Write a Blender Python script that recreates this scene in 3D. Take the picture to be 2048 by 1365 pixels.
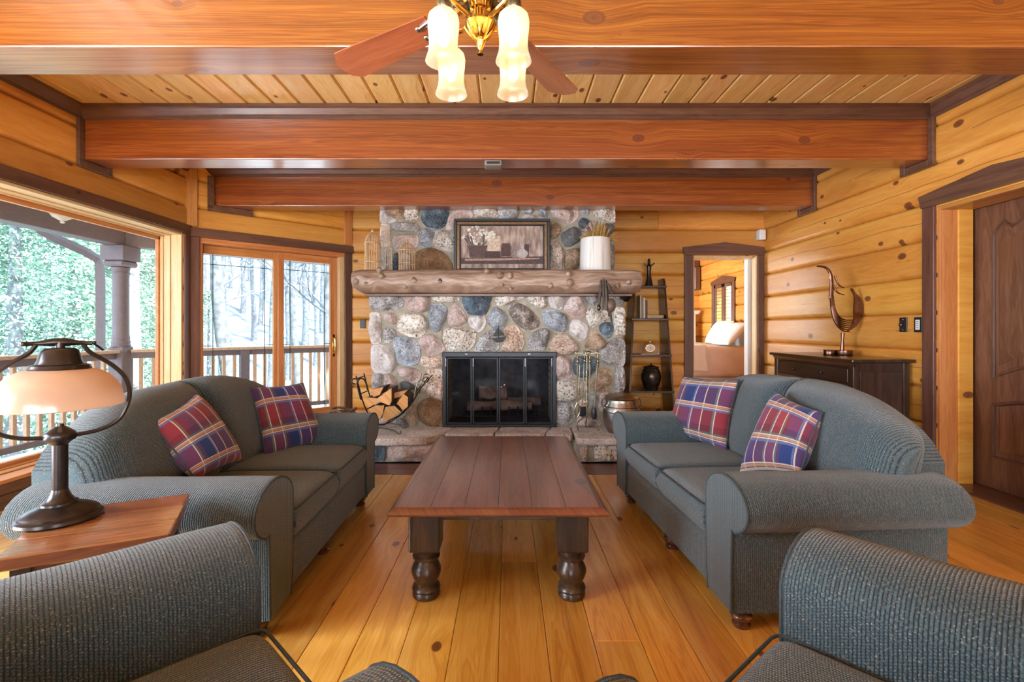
import bpy, bmesh, math, random
from mathutils import Vector, Matrix, noise
random.seed(7)
S = bpy.context.scene
for o in list(bpy.data.objects): bpy.data.objects.remove(o)
COL = S.collection
PI = math.pi

# ------------------------------------------------------------------ camera, light, exposure
CX, CY, F, H = 1016.0, 658.0, 980.0, 1.17
cam = bpy.data.cameras.new('camera'); camo = bpy.data.objects.new('camera', cam); COL.objects.link(camo)
camo.location = (0, 0, H); camo.rotation_euler = (PI/2, 0, 0)
cam.sensor_width = 36; cam.lens = F/2048*36
cam.shift_x = (1024-CX)/2048; cam.shift_y = -(682.5-CY)/2048
cam.clip_start = 0.05; cam.clip_end = 300
S.camera = camo
vs = S.view_settings
vs.view_transform = 'Standard'; vs.look = 'None'; vs.gamma = 1; vs.use_curve_mapping = False
vs.exposure = 0.6

W = bpy.data.worlds.new('world'); S.world = W; W.use_nodes = True
bg = W.node_tree.nodes['Background']
bg.inputs[0].default_value = (0.66, 0.84, 1.0, 1); bg.inputs[1].default_value = 4.6

def sun(name, d, e, ang, col):
    l = bpy.data.lights.new(name, 'SUN'); l.energy = e; l.angle = math.radians(ang); l.color = col
    o = bpy.data.objects.new(name, l); COL.objects.link(o); o.location = (4, -2, 12)
    o.rotation_euler = Vector(d).to_track_quat('-Z', 'Y').to_euler(); return o
sun('sun', (-0.42, 0.30, -0.86), 15.0, 2.0, (1.0, 0.95, 0.86))

def area(name, loc, d, sx, sy, e, col):
    l = bpy.data.lights.new(name, 'AREA'); l.shape = 'RECTANGLE'; l.size = sx; l.size_y = sy; l.energy = e; l.color = col
    o = bpy.data.objects.new(name, l); COL.objects.link(o); o.location = loc
    o.rotation_euler = Vector(d).to_track_quat('-Z', 'Z').to_euler(); return o
# added fill lamps outside made-up openings, behind the camera and beside the bedroom
area('fill_rear', (0.0, -3.95, 1.35), (0, 1, 0.0), 5.4, 2.1, 360, (1.0, 0.97, 0.93))
area('fill_left', (-3.85, 0.28, 1.3), (1, 0.25, 0.0), 2.8, 1.9, 470, (0.88, 0.94, 1.0))
area('fill_bedroom', (0.95, 8.6, 1.5), (1, 0, 0), 1.8, 1.4, 80, (0.86, 0.94, 1.0))

# ------------------------------------------------------------------ helpers
def P(x, y, Y): return Vector(((x-CX)*Y/F, Y, H-(y-CY)*Y/F))
def PF(x, y, z=0.0): return P(x, y, (H-z)*F/(y-CY))

def rbox_data(sx, sy, sz, bev, seg):
    bm = bmesh.new(); bmesh.ops.create_cube(bm, size=1.0)
    for v in bm.verts: v.co = Vector((v.co.x*sx, v.co.y*sy, v.co.z*sz))
    if bev > 0:
        bmesh.ops.bevel(bm, geom=list(bm.edges), offset=min(bev, .49*min(sx, sy, sz)), segments=seg, profile=.5, affect='EDGES')
    bm.verts.index_update()
    vs_ = [v.co.copy() for v in bm.verts]; fs_ = [[v.index for v in f.verts] for f in bm.faces]
    bm.free(); return vs_, fs_

class MB:
    def __init__(s, M=None): s.v = []; s.f = []; s.m = []; s.M = M; s.uv = {}
    def add(s, vs_, fs_, mi=0, uvs=None):
        b = len(s.v)
        for v in vs_:
            v = Vector(v); s.v.append(s.M @ v if s.M else v)
        for f in fs_:
            s.f.append([b+i for i in f]); s.m.append(mi)
        if uvs:
            for i, u in enumerate(uvs): s.uv[b+i] = u
        return s
    def box(s, x0, x1, y0, y1, z0, z1, bev=0, seg=1, mi=0):
        v, f = rbox_data(abs(x1-x0), abs(y1-y0), abs(z1-z0), bev, seg)
        c = Vector(((x0+x1)/2, (y0+y1)/2, (z0+z1)/2))
        return s.add([p+c for p in v], f, mi)
    def obox(s, c, ax, ay, az, bev=0, seg=1, mi=0):   # oriented box: centre and three full-size axis vectors
        ax, ay, az = Vector(ax), Vector(ay), Vector(az); c = Vector(c)
        v, f = rbox_data(ax.length, ay.length, az.length, bev, seg)
        a, b, d = ax.normalized(), ay.normalized(), az.normalized()
        flip = a.cross(b).dot(d) < 0
        if flip: f = [q[::-1] for q in f]
        return s.add([c+a*p.x+b*p.y+d*p.z for p in v], f, mi)
    def prism(s, poly, ax, a0, a1, mi=0, mi2=None):      # polygon extruded along axis ax ('x','y','z')
        def pt(p, a):
            if ax == 'x': return Vector((a, p[0], p[1]))
            if ax == 'y': return Vector((p[0], a, p[1]))
            return Vector((p[0], p[1], a))
        n = len(poly); v = [pt(p, a0) for p in poly]+[pt(p, a1) for p in poly]
        ar = sum(poly[i][0]*poly[(i+1) % n][1]-poly[(i+1) % n][0]*poly[i][1] for i in range(n))
        sg = (ar > 0) == (a1 > a0)
        if ax == 'y': sg = not sg
        fs_ = [[i, (i+1) % n, n+(i+1) % n, n+i] for i in range(n)]
        cap = [list(range(n))[::-1], list(range(n, 2*n))]
        if not sg: fs_ = [q[::-1] for q in fs_]; cap = [q[::-1] for q in cap]
        s.add(v, fs_, mi); b = len(s.v)-2*n
        for q in cap: s.f.append([b+i for i in q]); s.m.append(mi if mi2 is None else mi2)
        return s
    def tube(s, pts, r, n=8, closed=False, mi=0, caps=True, flat=1.0):
        pts = [Vector(p) for p in pts]; k = len(pts)
        rs = r if isinstance(r, (list, tuple)) else [r]*k
        up = None; vs_ = []
        for i in range(k):
            if closed: t = pts[(i+1) % k]-pts[i-1]
            else: t = pts[min(i+1, k-1)]-pts[max(i-1, 0)]
            t = t.normalized() if t.length > 1e-9 else Vector((0, 0, 1))
            if up is None:
                up = Vector((0, 0, 1)) if abs(t.z) < .9 else Vector((0, 1, 0))
            u = (up-t*up.dot(t));
            if u.length < 1e-6: u = t.orthogonal()
            u.normalize(); w = t.cross(u); up = u
            for j in range(n):
                a = 2*PI*j/n; vs_.append(pts[i]+u*math.cos(a)*rs[i]+w*math.sin(a)*rs[i]*flat)
        fs_ = []
        for i in range(k if closed else k-1):
            i2 = (i+1) % k
            for j in range(n):
                j2 = (j+1) % n; fs_.append([i*n+j, i*n+j2, i2*n+j2, i2*n+j])
        if caps and not closed:
            fs_.append(list(range(n))[::-1]); fs_.append([(k-1)*n+j for j in range(n)])
        return s.add(vs_, fs_, mi)
    def lathe(s, prof, n=20, c=(0, 0, 0), sx=1.0, sy=1.0, mi=0, caps=True):
        c = Vector(c); vs_ = []; k = len(prof)
        for r, z in prof:
            for j in range(n):
                a = 2*PI*j/n; vs_.append(c+Vector((r*math.cos(a)*sx, r*math.sin(a)*sy, z)))
        fs_ = []
        up = prof[-1][1] >= prof[0][1]
        for i in range(k-1):
            for j in range(n):
                j2 = (j+1) % n; q = [i*n+j, i*n+j2, (i+1)*n+j2, (i+1)*n+j]; fs_.append(q if up else q[::-1])
        if caps:
            a = list(range(n))[::-1]; b = [(k-1)*n+j for j in range(n)]
            fs_.append(a if up else a[::-1]); fs_.append(b if up else b[::-1])
        return s.add(vs_, fs_, mi)
    def sphere(s, c, rx, ry=None, rz=None, n=12, m=8, mi=0):
        ry = ry or rx; rz = rz or rx
        pr = [(math.sin(PI*i/m)*1.0, -math.cos(PI*i/m)) for i in range(m+1)]
        pr[0] = (.001, -1); pr[-1] = (.001, 1)
        b = len(s.v); s2 = MB(); s2.lathe(pr, n)
        c = Vector(c)
        return s.add([Vector((v.x*rx, v.y*ry, v.z*rz))+c for v in s2.v], s2.f, mi)
    def surf(s, fn, nu, nv, mi=0, uv=False, closeu=False):
        vs_ = []; uvs = []
        for i in range(nu):
            for j in range(nv):
                u = i/(nu if closeu else nu-1); v = j/(nv-1); vs_.append(Vector(fn(u, v))); uvs.append((u, v))
        fs_ = []
        for i in range(nu if closeu else nu-1):
            for j in range(nv-1):
                i2 = (i+1) % nu; fs_.append([i*nv+j, i2*nv+j, i2*nv+j+1, i*nv+j+1])
        return s.add(vs_, fs_, mi, uvs if uv else None)
    def build(s, name, mats, parent=None, smooth=True, angle=38, world=False, recalc=False, fix=None):
        me = bpy.data.meshes.new(name)
        off = parent.location if (world and parent is not None) else None
        me.from_pydata([tuple(v-off) if off is not None else tuple(v) for v in s.v], [], s.f)
        if recalc or fix:
            bm = bmesh.new(); bm.from_mesh(me)
            if fix: bmesh.ops.remove_doubles(bm, verts=bm.verts, dist=fix)
            bmesh.ops.recalc_face_normals(bm, faces=bm.faces); bm.to_mesh(me); bm.free()
        else:
            me.polygons.foreach_set('material_index', s.m)
        mats = mats if isinstance(mats, (list, tuple)) else [mats]
        for m in mats: me.materials.append(m)
        if s.uv and not recalc and not fix:
            ul = me.uv_layers.new(name='UVMap')
            for lp in me.loops: ul.data[lp.index].uv = s.uv.get(lp.vertex_index, (0, 0))
        me.polygons.foreach_set('use_smooth', [smooth]*len(me.polygons))
        if smooth and angle < 180: me.set_sharp_from_angle(angle=math.radians(angle))
        me.update()
        o = bpy.data.objects.new(name, me); COL.objects.link(o)
        if parent is not None: o.parent = parent
        return o

def tag(o, label, cat=None, group=None, kind=None):
    if label: o['label'] = label
    if cat: o['category'] = cat
    if group: o['group'] = group
    if kind: o['kind'] = kind
    return o
def thing(name, label, cat, loc=(0, 0, 0), rz=0.0, group=None, kind=None):
    o = bpy.data.objects.new(name, None); COL.objects.link(o)
    o.empty_display_size = .1; o.location = loc; o.rotation_euler = (0, 0, rz)
    return tag(o, label, cat, group, kind)
def struct(name, loc=(0, 0, 0), rz=0.0): return thing(name, None, None, loc, rz, None, 'structure')
def solo(mb, name, mats, label, cat, group=None, **k):      # one-mesh thing built in world coordinates; origin goes to its base
    lo = Vector((min(v.x for v in mb.v), min(v.y for v in mb.v), min(v.z for v in mb.v)))
    hi = Vector((max(v.x for v in mb.v), max(v.y for v in mb.v), max(v.z for v in mb.v)))
    c = Vector(((lo.x+hi.x)/2, (lo.y+hi.y)/2, lo.z))
    mb.v = [v-c for v in mb.v]
    o = mb.build(name, mats, **k); o.location = c
    return tag(o, label, cat, group)
def copy_tree(o, parent=None):
    c = o.copy(); COL.objects.link(c); c.parent = parent
    for ch in list(o.children): copy_tree(ch, c)
    return c
def chaikin(p, it=2, closed=True, w=.25):
    p = [Vector(q) for q in p]
    for _ in range(it):
        q = []; n = len(p)
        if not closed: q.append(p[0])
        for i in range(n if closed else n-1):
            a, b = p[i], p[(i+1) % n]; q += [a.lerp(b, w), a.lerp(b, 1-w)]
        if not closed: q.append(p[-1])
        p = q
    return p

# ------------------------------------------------------------------ materials
def mat(name):
    m = bpy.data.materials.new(name); m.use_nodes = True
    nt = m.node_tree; b = nt.nodes['Principled BSDF']; return m, nt, b
def N(nt, t, **k):
    n = nt.nodes.new(t)
    for a, v in k.items():
        if a.startswith('i_'):
            key = a[2:]; key = int(key) if key.isdigit() else key
            n.inputs[key].default_value = v
        else: setattr(n, a, v)
    return n
def mth(nt, op, a, b=None, c=None):
    n = nt.nodes.new('ShaderNodeMath'); n.operation = op
    for i, q in enumerate((a, b, c)):
        if q is None: continue
        if isinstance(q, (int, float)): n.inputs[i].default_value = q
        else: nt.links.new(q, n.inputs[i])
    return n.outputs[0]
def ramp(nt, fac, stops, interp='LINEAR'):
    r = nt.nodes.new('ShaderNodeValToRGB'); r.color_ramp.interpolation = interp
    e = r.color_ramp.elements
    while len(e) < len(stops): e.new(.5)
    for i, (p, c) in enumerate(stops):
        e[i].position = p; e[i].color = (c[0], c[1], c[2], 1) if not isinstance(c, (int, float)) else (c, c, c, 1)
    nt.links.new(fac, r.inputs[0]); return r.outputs[0]
def mix(nt, fac, a, b, mode='MIX'):
    n = nt.nodes.new('ShaderNodeMix'); n.data_type = 'RGBA'; n.blend_type = mode
    for sock, q in ((n.inputs[0], fac), (n.inputs[6], a), (n.inputs[7], b)):
        if isinstance(q, (int, float)): sock.default_value = q
        elif isinstance(q, tuple): sock.default_value = (q[0], q[1], q[2], 1)
        else: nt.links.new(q, sock)
    return n.outputs[2]
def bump(nt, b, h, strength=.3, dist=.01):
    n = nt.nodes.new('ShaderNodeBump'); n.inputs['Strength'].default_value = strength; n.inputs['Distance'].default_value = dist
    nt.links.new(h, n.inputs['Height']); nt.links.new(n.outputs[0], b.inputs['Normal'])
def plain(name, col, rough=.5, metal=0.0, coat=0.0, noise_amt=.12, noise_scale=30, bmp=0.0):
    m, nt, b = mat(name)
    tc = N(nt, 'ShaderNodeTexCoord'); ns = N(nt, 'ShaderNodeTexNoise', i_Scale=noise_scale, i_Detail=4.0)
    nt.links.new(tc.outputs['Object'], ns.inputs['Vector'])
    c0 = tuple(c*(1-noise_amt) for c in col); c1 = tuple(min(1, c*(1+noise_amt)) for c in col)
    nt.links.new(ramp(nt, ns.outputs[0], [(.3, c0), (.7, c1)]), b.inputs['Base Color'])
    b.inputs['Roughness'].default_value = rough; b.inputs['Metallic'].default_value = metal; b.inputs['Coat Weight'].default_value = coat
    if bmp: bump(nt, b, ns.outputs[0], bmp, .004)
    return m

def wood(name, dark, mid, light, axis='x', knots=1.0, kscale=3.2, rough=.36, coat=.25, var=.16, knotcol=(.125, .040, .014), grain=1.0, bmp=.08, sa=1.1, sc=16.0, coatr=.2, crack=False):
    m, nt, b = mat(name); L = nt.links.new
    tc = N(nt, 'ShaderNodeTexCoord'); oi = N(nt, 'ShaderNodeObjectInfo')
    sep = N(nt, 'ShaderNodeSeparateXYZ'); L(tc.outputs['Object'], sep.inputs[0])
    i = 'xyz'.index(axis); al = sep.outputs[i]; o1, o2 = [sep.outputs[j] for j in range(3) if j != i]
    ac = mth(nt, 'ADD', o1, o2)
    rnd = oi.outputs['Random']
    al = mth(nt, 'ADD', al, mth(nt, 'MULTIPLY', rnd, 31.7)); acr = mth(nt, 'ADD', ac, mth(nt, 'MULTIPLY', rnd, 7.3))
    # knots
    kv = N(nt, 'ShaderNodeCombineXYZ'); L(mth(nt, 'MULTIPLY', al, .62), kv.inputs[0]); L(acr, kv.inputs[1])
    vo = N(nt, 'ShaderNodeTexVoronoi', voronoi_dimensions='2D', i_Scale=kscale); L(kv.outputs[0], vo.inputs['Vector'])
    d = vo.outputs['Distance']; sc3 = N(nt, 'ShaderNodeSeparateColor'); L(vo.outputs['Color'], sc3.inputs[0])
    gate = mth(nt, 'GREATER_THAN', sc3.outputs[0], 1-.62*knots)
    ksz = mth(nt, 'MULTIPLY_ADD', sc3.outputs[1], .06, .035)
    kd = mth(nt, 'DIVIDE', d, ksz)                              # 0 centre, 1 = knot edge
    infl = mth(nt, 'MULTIPLY', gate, mth(nt, 'SUBTRACT', 1.0, mth(nt, 'MINIMUM', mth(nt, 'MULTIPLY', kd, .22), 1.0)))
    acw = mth(nt, 'ADD', acr, mth(nt, 'MULTIPLY', infl, .05))
    gv = N(nt, 'ShaderNodeCombineXYZ'); L(mth(nt, 'MULTIPLY', al, sa), gv.inputs[0]); L(mth(nt, 'MULTIPLY', acw, sc), gv.inputs[1]); L(rnd, gv.inputs[2])
    n1 = N(nt, 'ShaderNodeTexNoise', i_Scale=1.0, i_Detail=3.0, i_Roughness=.5, i_Distortion=.6); L(gv.outputs[0], n1.inputs['Vector'])
    # growth rings: bands of the low-frequency field
    bands = mth(nt, 'SINE', mth(nt, 'MULTIPLY', n1.outputs[0], 60.0))
    n2 = N(nt, 'ShaderNodeTexNoise', i_Scale=9.0, i_Detail=5.0, i_Roughness=.65); L(gv.outputs[0], n2.inputs['Vector'])
    g = mth(nt, 'ADD', mth(nt, 'MULTIPLY', n1.outputs[0], .66), mth(nt, 'MULTIPLY', bands, .055*grain))
    g = mth(nt, 'ADD', g, mth(nt, 'MULTIPLY', n2.outputs[0], .34))
    col = ramp(nt, g, [(.26, dark), (.48, mid), (.72, light)])
    kcol = ramp(nt, kd, [(0.0, knotcol), (.55, tuple(c*1.6 for c in knotcol)), (.8, knotcol), (1.0, dark)])
    kf = mth(nt, 'MULTIPLY', gate, ramp(nt, kd, [(.7, .95), (1.3, 0.0)]))
    halo = mth(nt, 'MULTIPLY', gate, ramp(nt, kd, [(.9, .55), (3.2, 0.0)])); 
    col = mix(nt, halo, col, dark); col = mix(nt, kf, col, kcol)
    if crack:       # drying checks along the middle of some logs
        zr = mth(nt, 'MULTIPLY', mth(nt, 'FRACT', mth(nt, 'MULTIPLY', mth(nt, 'ADD', ac, .171), 1/.284)), .284)
        cv = N(nt, 'ShaderNodeCombineXYZ'); L(mth(nt, 'MULTIPLY', al, .9), cv.inputs[0])
        cn = N(nt, 'ShaderNodeTexNoise', i_Scale=1.0, i_Detail=4.0); L(cv.outputs[0], cn.inputs['Vector'])
        dist = mth(nt, 'ABSOLUTE', mth(nt, 'SUBTRACT', zr, mth(nt, 'MULTIPLY_ADD', cn.outputs[0], .12, .08)))
        gt = mth(nt, 'GREATER_THAN', mth(nt, 'ADD', cn.outputs[0], mth(nt, 'MULTIPLY', mth(nt, 'FRACT', mth(nt, 'MULTIPLY', rnd, 7.7)), .4)), .64)
        col = mix(nt, mth(nt, 'MULTIPLY', gt, ramp(nt, dist, [(.0012, .85), (.0032, 0.0)])), col, (.10, .035, .010))
    hsv = N(nt, 'ShaderNodeHueSaturation'); L(col, hsv.inputs['Color'])
    L(mth(nt, 'MULTIPLY_ADD', rnd, 2*var, 1-var), hsv.inputs['Value'])
    r2 = mth(nt, 'FRACT', mth(nt, 'MULTIPLY', rnd, 13.37)); L(mth(nt, 'MULTIPLY_ADD', r2, .016, .492), hsv.inputs['Hue'])
    L(hsv.outputs[0], b.inputs['Base Color'])
    b.inputs['Roughness'].default_value = rough; b.inputs['Coat Weight'].default_value = coat; b.inputs['Coat Roughness'].default_value = coatr
    if coat >= 1.0: b.inputs['Coat IOR'].default_value = 1.95
    if bmp: bump(nt, b, n2.outputs[0], bmp, .003)
    return m

def stone(name, cols, speck=None, scale=7, sp_scale=70, sp_amt=.45):
    m, nt, b = mat(name); L = nt.links.new
    tc = N(nt, 'ShaderNodeTexCoord'); oi = N(nt, 'ShaderNodeObjectInfo')
    va = N(nt, 'ShaderNodeVectorMath', operation='ADD'); L(tc.outputs['Object'], va.inputs[0])
    cb = N(nt, 'ShaderNodeCombineXYZ')
    for i, k in enumerate((9.1, 5.3, 7.7)): L(mth(nt, 'MULTIPLY', oi.outputs['Random'], k), cb.inputs[i])
    L(cb.outputs[0], va.inputs[1]); v = va.outputs[0]
    n1 = N(nt, 'ShaderNodeTexNoise', i_Scale=float(scale), i_Detail=6.0, i_Roughness=.62, i_Distortion=.5); L(v, n1.inputs['Vector'])
    k = len(cols); col = ramp(nt, n1.outputs[0], [(.3+.42*i/(k-1), c) for i, c in enumerate(cols)])
    n2 = N(nt, 'ShaderNodeTexNoise', i_Scale=float(sp_scale), i_Detail=2.0, i_Roughness=.6); L(v, n2.inputs['Vector'])
    if speck:
        f = ramp(nt, n2.outputs[0], [(.56, 0.0), (.64, sp_amt)]); col = mix(nt, f, col, speck)
        f2 = ramp(nt, n2.outputs[0], [(.34, sp_amt*.8), (.42, 0.0)]); col = mix(nt, f2, col, tuple(min(1, c*1.25) for c in cols[-1]))
    hsv = N(nt, 'ShaderNodeHueSaturation'); L(col, hsv.inputs['Color']); L(mth(nt, 'MULTIPLY_ADD', oi.outputs['Random'], .3, 1.0), hsv.inputs['Value'])
    L(hsv.outputs[0], b.inputs['Base Color']); b.inputs['Roughness'].default_value = .78
    n3 = N(nt, 'ShaderNodeTexNoise', i_Scale=22.0, i_Detail=7.0, i_Roughness=.68); L(v, n3.inputs['Vector'])
    bump(nt, b, n3.outputs[0], 1.0, .035); return m

def fabric(name, axis, base=(.047, .078, .092), dark=(.007, .011, .014), pitch=.0078):
    m, nt, b = mat(name); L = nt.links.new
    tc = N(nt, 'ShaderNodeTexCoord'); sep = N(nt, 'ShaderNodeSeparateXYZ'); L(tc.outputs['Object'], sep.inputs[0])
    i = 'xyz'.index(axis); a = sep.outputs[i]; o1, o2 = [sep.outputs[j] for j in range(3) if j != i]
    nj = N(nt, 'ShaderNodeTexNoise', i_Scale=60.0, i_Detail=2.0); L(tc.outputs['Object'], nj.inputs['Vector'])
    aa = mth(nt, 'MULTIPLY_ADD', nj.outputs[0], .0022, a)
    rib = mth(nt, 'ABSOLUTE', mth(nt, 'SINE', mth(nt, 'MULTIPLY', aa, PI/pitch)))
    cellr = mth(nt, 'FLOOR', mth(nt, 'MULTIPLY', aa, 1/pitch))
    oth = mth(nt, 'ADD', mth(nt, 'ADD', o1, mth(nt, 'MULTIPLY', o2, .9)), mth(nt, 'MULTIPLY', cellr, pitch*.37))
    st = mth(nt, 'ABSOLUTE', mth(nt, 'SINE', mth(nt, 'MULTIPLY', oth, PI/(pitch*.8))))
    hgt = mth(nt, 'MULTIPLY', mth(nt, 'POWER', rib, .6), mth(nt, 'MULTIPLY_ADD', st, .45, .55))
    ns = N(nt, 'ShaderNodeTexNoise', i_Scale=260.0, i_Detail=2.0); L(tc.outputs['Object'], ns.inputs['Vector'])
    col = ramp(nt, hgt, [(.12, dark), (.75, base), (1.0, tuple(c*1.3 for c in base))])
    col = mix(nt, ramp(nt, ns.outputs[0], [(.58, 0.0), (.72, .75)]), col, (.26, .25, .21))
    col = mix(nt, ramp(nt, ns.outputs[0], [(.28, .7), (.4, 0.0)]), col, (.05, .025, .03))
    nb = N(nt, 'ShaderNodeTexNoise', i_Scale=5.0, i_Detail=3.0); L(tc.outputs['Object'], nb.inputs['Vector'])
    col = mix(nt, .5, col, ramp(nt, nb.outputs[0], [(.3, .5), (.7, .66)]), 'MULTIPLY')
    hsv = N(nt, 'ShaderNodeHueSaturation', i_Value=1.5); L(col, hsv.inputs['Color']); L(hsv.outputs[0], b.inputs['Base Color'])
    b.inputs['Roughness'].default_value = .85; b.inputs['Sheen Weight'].default_value = .35; b.inputs['Sheen Roughness'].default_value = .4
    b.inputs['Specular IOR Level'].default_value = .25
    bump(nt, b, hgt, .75, .004); return m

def emit(name, col, s):
    m, nt, b = mat(name); b.inputs['Base Color'].default_value = (*col, 1)
    b.inputs['Emission Color'].default_value = (*col, 1); b.inputs['Emission Strength'].default_value = s; return m
def glass_thin(name, tint=(1, 1, 1), refl=1.0, rough=.02, dens=0.0):
    m = bpy.data.materials.new(name); m.use_nodes = True; nt = m.node_tree; nt.nodes.clear(); L = nt.links.new
    out = N(nt, 'ShaderNodeOutputMaterial'); tr = N(nt, 'ShaderNodeBsdfTransparent'); tr.inputs[0].default_value = (*tint, 1)
    gl = N(nt, 'ShaderNodeBsdfGlossy'); gl.inputs['Roughness'].default_value = rough
    fr = N(nt, 'ShaderNodeLayerWeight'); mx = N(nt, 'ShaderNodeMixShader')
    L(mth(nt, 'MULTIPLY_ADD', mth(nt, 'POWER', fr.outputs['Facing'], 5.0), .55*refl, .03*refl), mx.inputs[0]); L(tr.outputs[0], mx.inputs[1]); L(gl.outputs[0], mx.inputs[2]); L(mx.outputs[0], out.inputs[0])
    return m
def frosted(name, col, trans=.35, rough=.3, emit_s=0.0):
    m = bpy.data.materials.new(name); m.use_nodes = True; nt = m.node_tree; nt.nodes.clear(); L = nt.links.new
    out = N(nt, 'ShaderNodeOutputMaterial'); tr = N(nt, 'ShaderNodeBsdfTransparent'); tl = N(nt, 'ShaderNodeBsdfTranslucent'); df = N(nt, 'ShaderNodeBsdfDiffuse')
    tl.inputs[0].default_value = (*col, 1); df.inputs[0].default_value = (*col, 1); tr.inputs[0].default_value = (*col, 1)
    gl = N(nt, 'ShaderNodeBsdfGlossy', i_Roughness=rough)
    a = N(nt, 'ShaderNodeMixShader', i_0=.4); L(tl.outputs[0], a.inputs[1]); L(df.outputs[0], a.inputs[2])
    b = N(nt, 'ShaderNodeMixShader', i_0=trans); L(a.outputs[0], b.inputs[1]); L(tr.outputs[0], b.inputs[2])
    c = N(nt, 'ShaderNodeMixShader', i_0=.08); L(b.outputs[0], c.inputs[1]); L(gl.outputs[0], c.inputs[2]); L(c.outputs[0], out.inputs[0])
    return m

PINE = ((.50, .185, .026), (.66, .30, .050), (.76, .41, .095))
M = {}
M['log'] = wood('pine_log', *PINE, axis='x', knots=1.0, kscale=3.0, rough=.45, coat=.12, sc=7, sa=.8, grain=.5, crack=True)
M['floor'] = wood('pine_floor', (.50, .20, .028), (.72, .37, .06), (.84, .52, .13), axis='y', knots=.8, kscale=3.4, rough=.30, coat=.5, var=.20, sc=15, coatr=.14)
M['ceil'] = wood('pine_ceiling', (.62, .33, .09), (.78, .50, .18), (.86, .62, .28), axis='y', knots=1.0, kscale=4.0, rough=.4, coat=.2, var=.10, sc=12)
M['beam'] = wood('fir_beam', (.155, .035, .004), (.265, .068, .0075), (.38, .128, .017), axis='x', knots=.75, kscale=2.6, rough=.36, coat=1.0, var=.06, sc=30, sa=.55, grain=2.0, coatr=.2, knotcol=(.12, .03, .012))
BR = ((.072, .030, .019), (.125, .055, .034), (.185, .088, .056))
for a in 'xyz': M['trim_'+a] = wood('brown_trim_'+a, *BR, axis=a, knots=.15, rough=.38, coat=.2, var=.08, sc=22, knotcol=(.03, .012, .008))
M['door'] = wood('brown_door', (.085, .034, .020), (.165, .070, .040), (.26, .125, .072), axis='z', knots=.35, kscale=3, rough=.34, coat=.3, var=.08, sc=12, knotcol=(.04, .015, .008))
OR = ((.40, .13, .03), (.54, .21, .055), (.64, .30, .10))
for a in 'xyz': M['fir_'+a] = wood('fir_frame_'+a, *OR, axis=a, knots=.0, rough=.4, coat=.2, var=.08, sc=22)
M['jamb'] = wood('pine_jamb', (.58, .34, .12), (.72, .50, .24), (.80, .62, .36), axis='z', knots=.0, rough=.4, var=.05, sc=22)
M['jamb_y'] = wood('pine_jamb_y', (.58, .34, .12), (.72, .50, .24), (.80, .62, .36), axis='y', knots=.0, rough=.4, var=.05, sc=22)
M['darkfloor'] = wood('dark_border', (.07, .02, .01), (.13, .042, .02), (.19, .07, .035), axis='x', knots=.2, rough=.3, coat=.4, sc=18)
M['tabletop'] = wood('table_top_wood', (.075, .022, .010), (.145, .047, .020), (.23, .085, .038), axis='y', knots=.35, kscale=2.4, rough=.30, coat=.45, var=.10, sc=13, coatr=.14, knotcol=(.03, .01, .006))
M['tableleg'] = wood('dark_table_leg', (.012, .008, .006), (.030, .018, .012), (.085, .045, .025), axis='z', knots=0, rough=.35, coat=.3, sc=10, bmp=.15)
M['cherry'] = wood('side_table_wood', (.17, .055, .022), (.27, .095, .040), (.37, .155, .072), axis='x', knots=.1, rough=.22, coat=.6, var=.1, sc=14, coatr=.08)
M['foot'] = wood('turned_foot_wood', (.05, .016, .008), (.10, .034, .015), (.16, .06, .03), axis='z', knots=0, rough=.2, coat=.6, sc=10)
M['cab'] = wood('dark_cabinet', (.018, .009, .006), (.042, .021, .013), (.085, .045, .027), axis='z', knots=.1, rough=.3, coat=.4, var=.1, sc=14)
M['cabx'] = wood('dark_cabinet_y', (.018, .009, .006), (.042, .021, .013), (.085, .045, .027), axis='y', knots=.1, rough=.28, coat=.5, var=.1, sc=14)
M['ladder'] = wood('dark_ladder_shelf', (.016, .007, .005), (.034, .016, .010), (.06, .03, .018), axis='z', knots=0, rough=.3, coat=.3, var=.1, sc=18)
M['mantel'] = wood('driftwood_mantel', (.10, .058, .036), (.27, .175, .115), (.50, .39, .30), axis='x', knots=.5, kscale=3, rough=.5, coat=.15, var=.0, sc=10, knotcol=(.05, .022, .012), bmp=.5)
M['blade'] = wood('fan_blade_wood', (.22, .055, .018), (.30, .085, .028), (.38, .125, .045), axis='x', knots=0, rough=.35, coat=.3, var=.05, sc=20)
M['firewood'] = wood('split_firewood', (.36, .15, .045), (.56, .27, .09), (.70, .40, .17), axis='y', knots=0, rough=.75, coat=0, var=.18, sc=26, bmp=.5)
M['bark'] = plain('firewood_bark', (.12, .07, .045), .9, noise_amt=.6, noise_scale=25, bmp=.8)
M['fab_x'] = fabric('tweed_rib_x', 'x'); M['fab_y'] = fabric('tweed_rib_y', 'y')
M['piping'] = plain('tweed_piping', (.040, .056, .064), .9, noise_amt=.4, noise_scale=200)
M['mortar'] = plain('mortar', (.33, .30, .235), .95, noise_amt=.22, noise_scale=18, bmp=.5)
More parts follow.
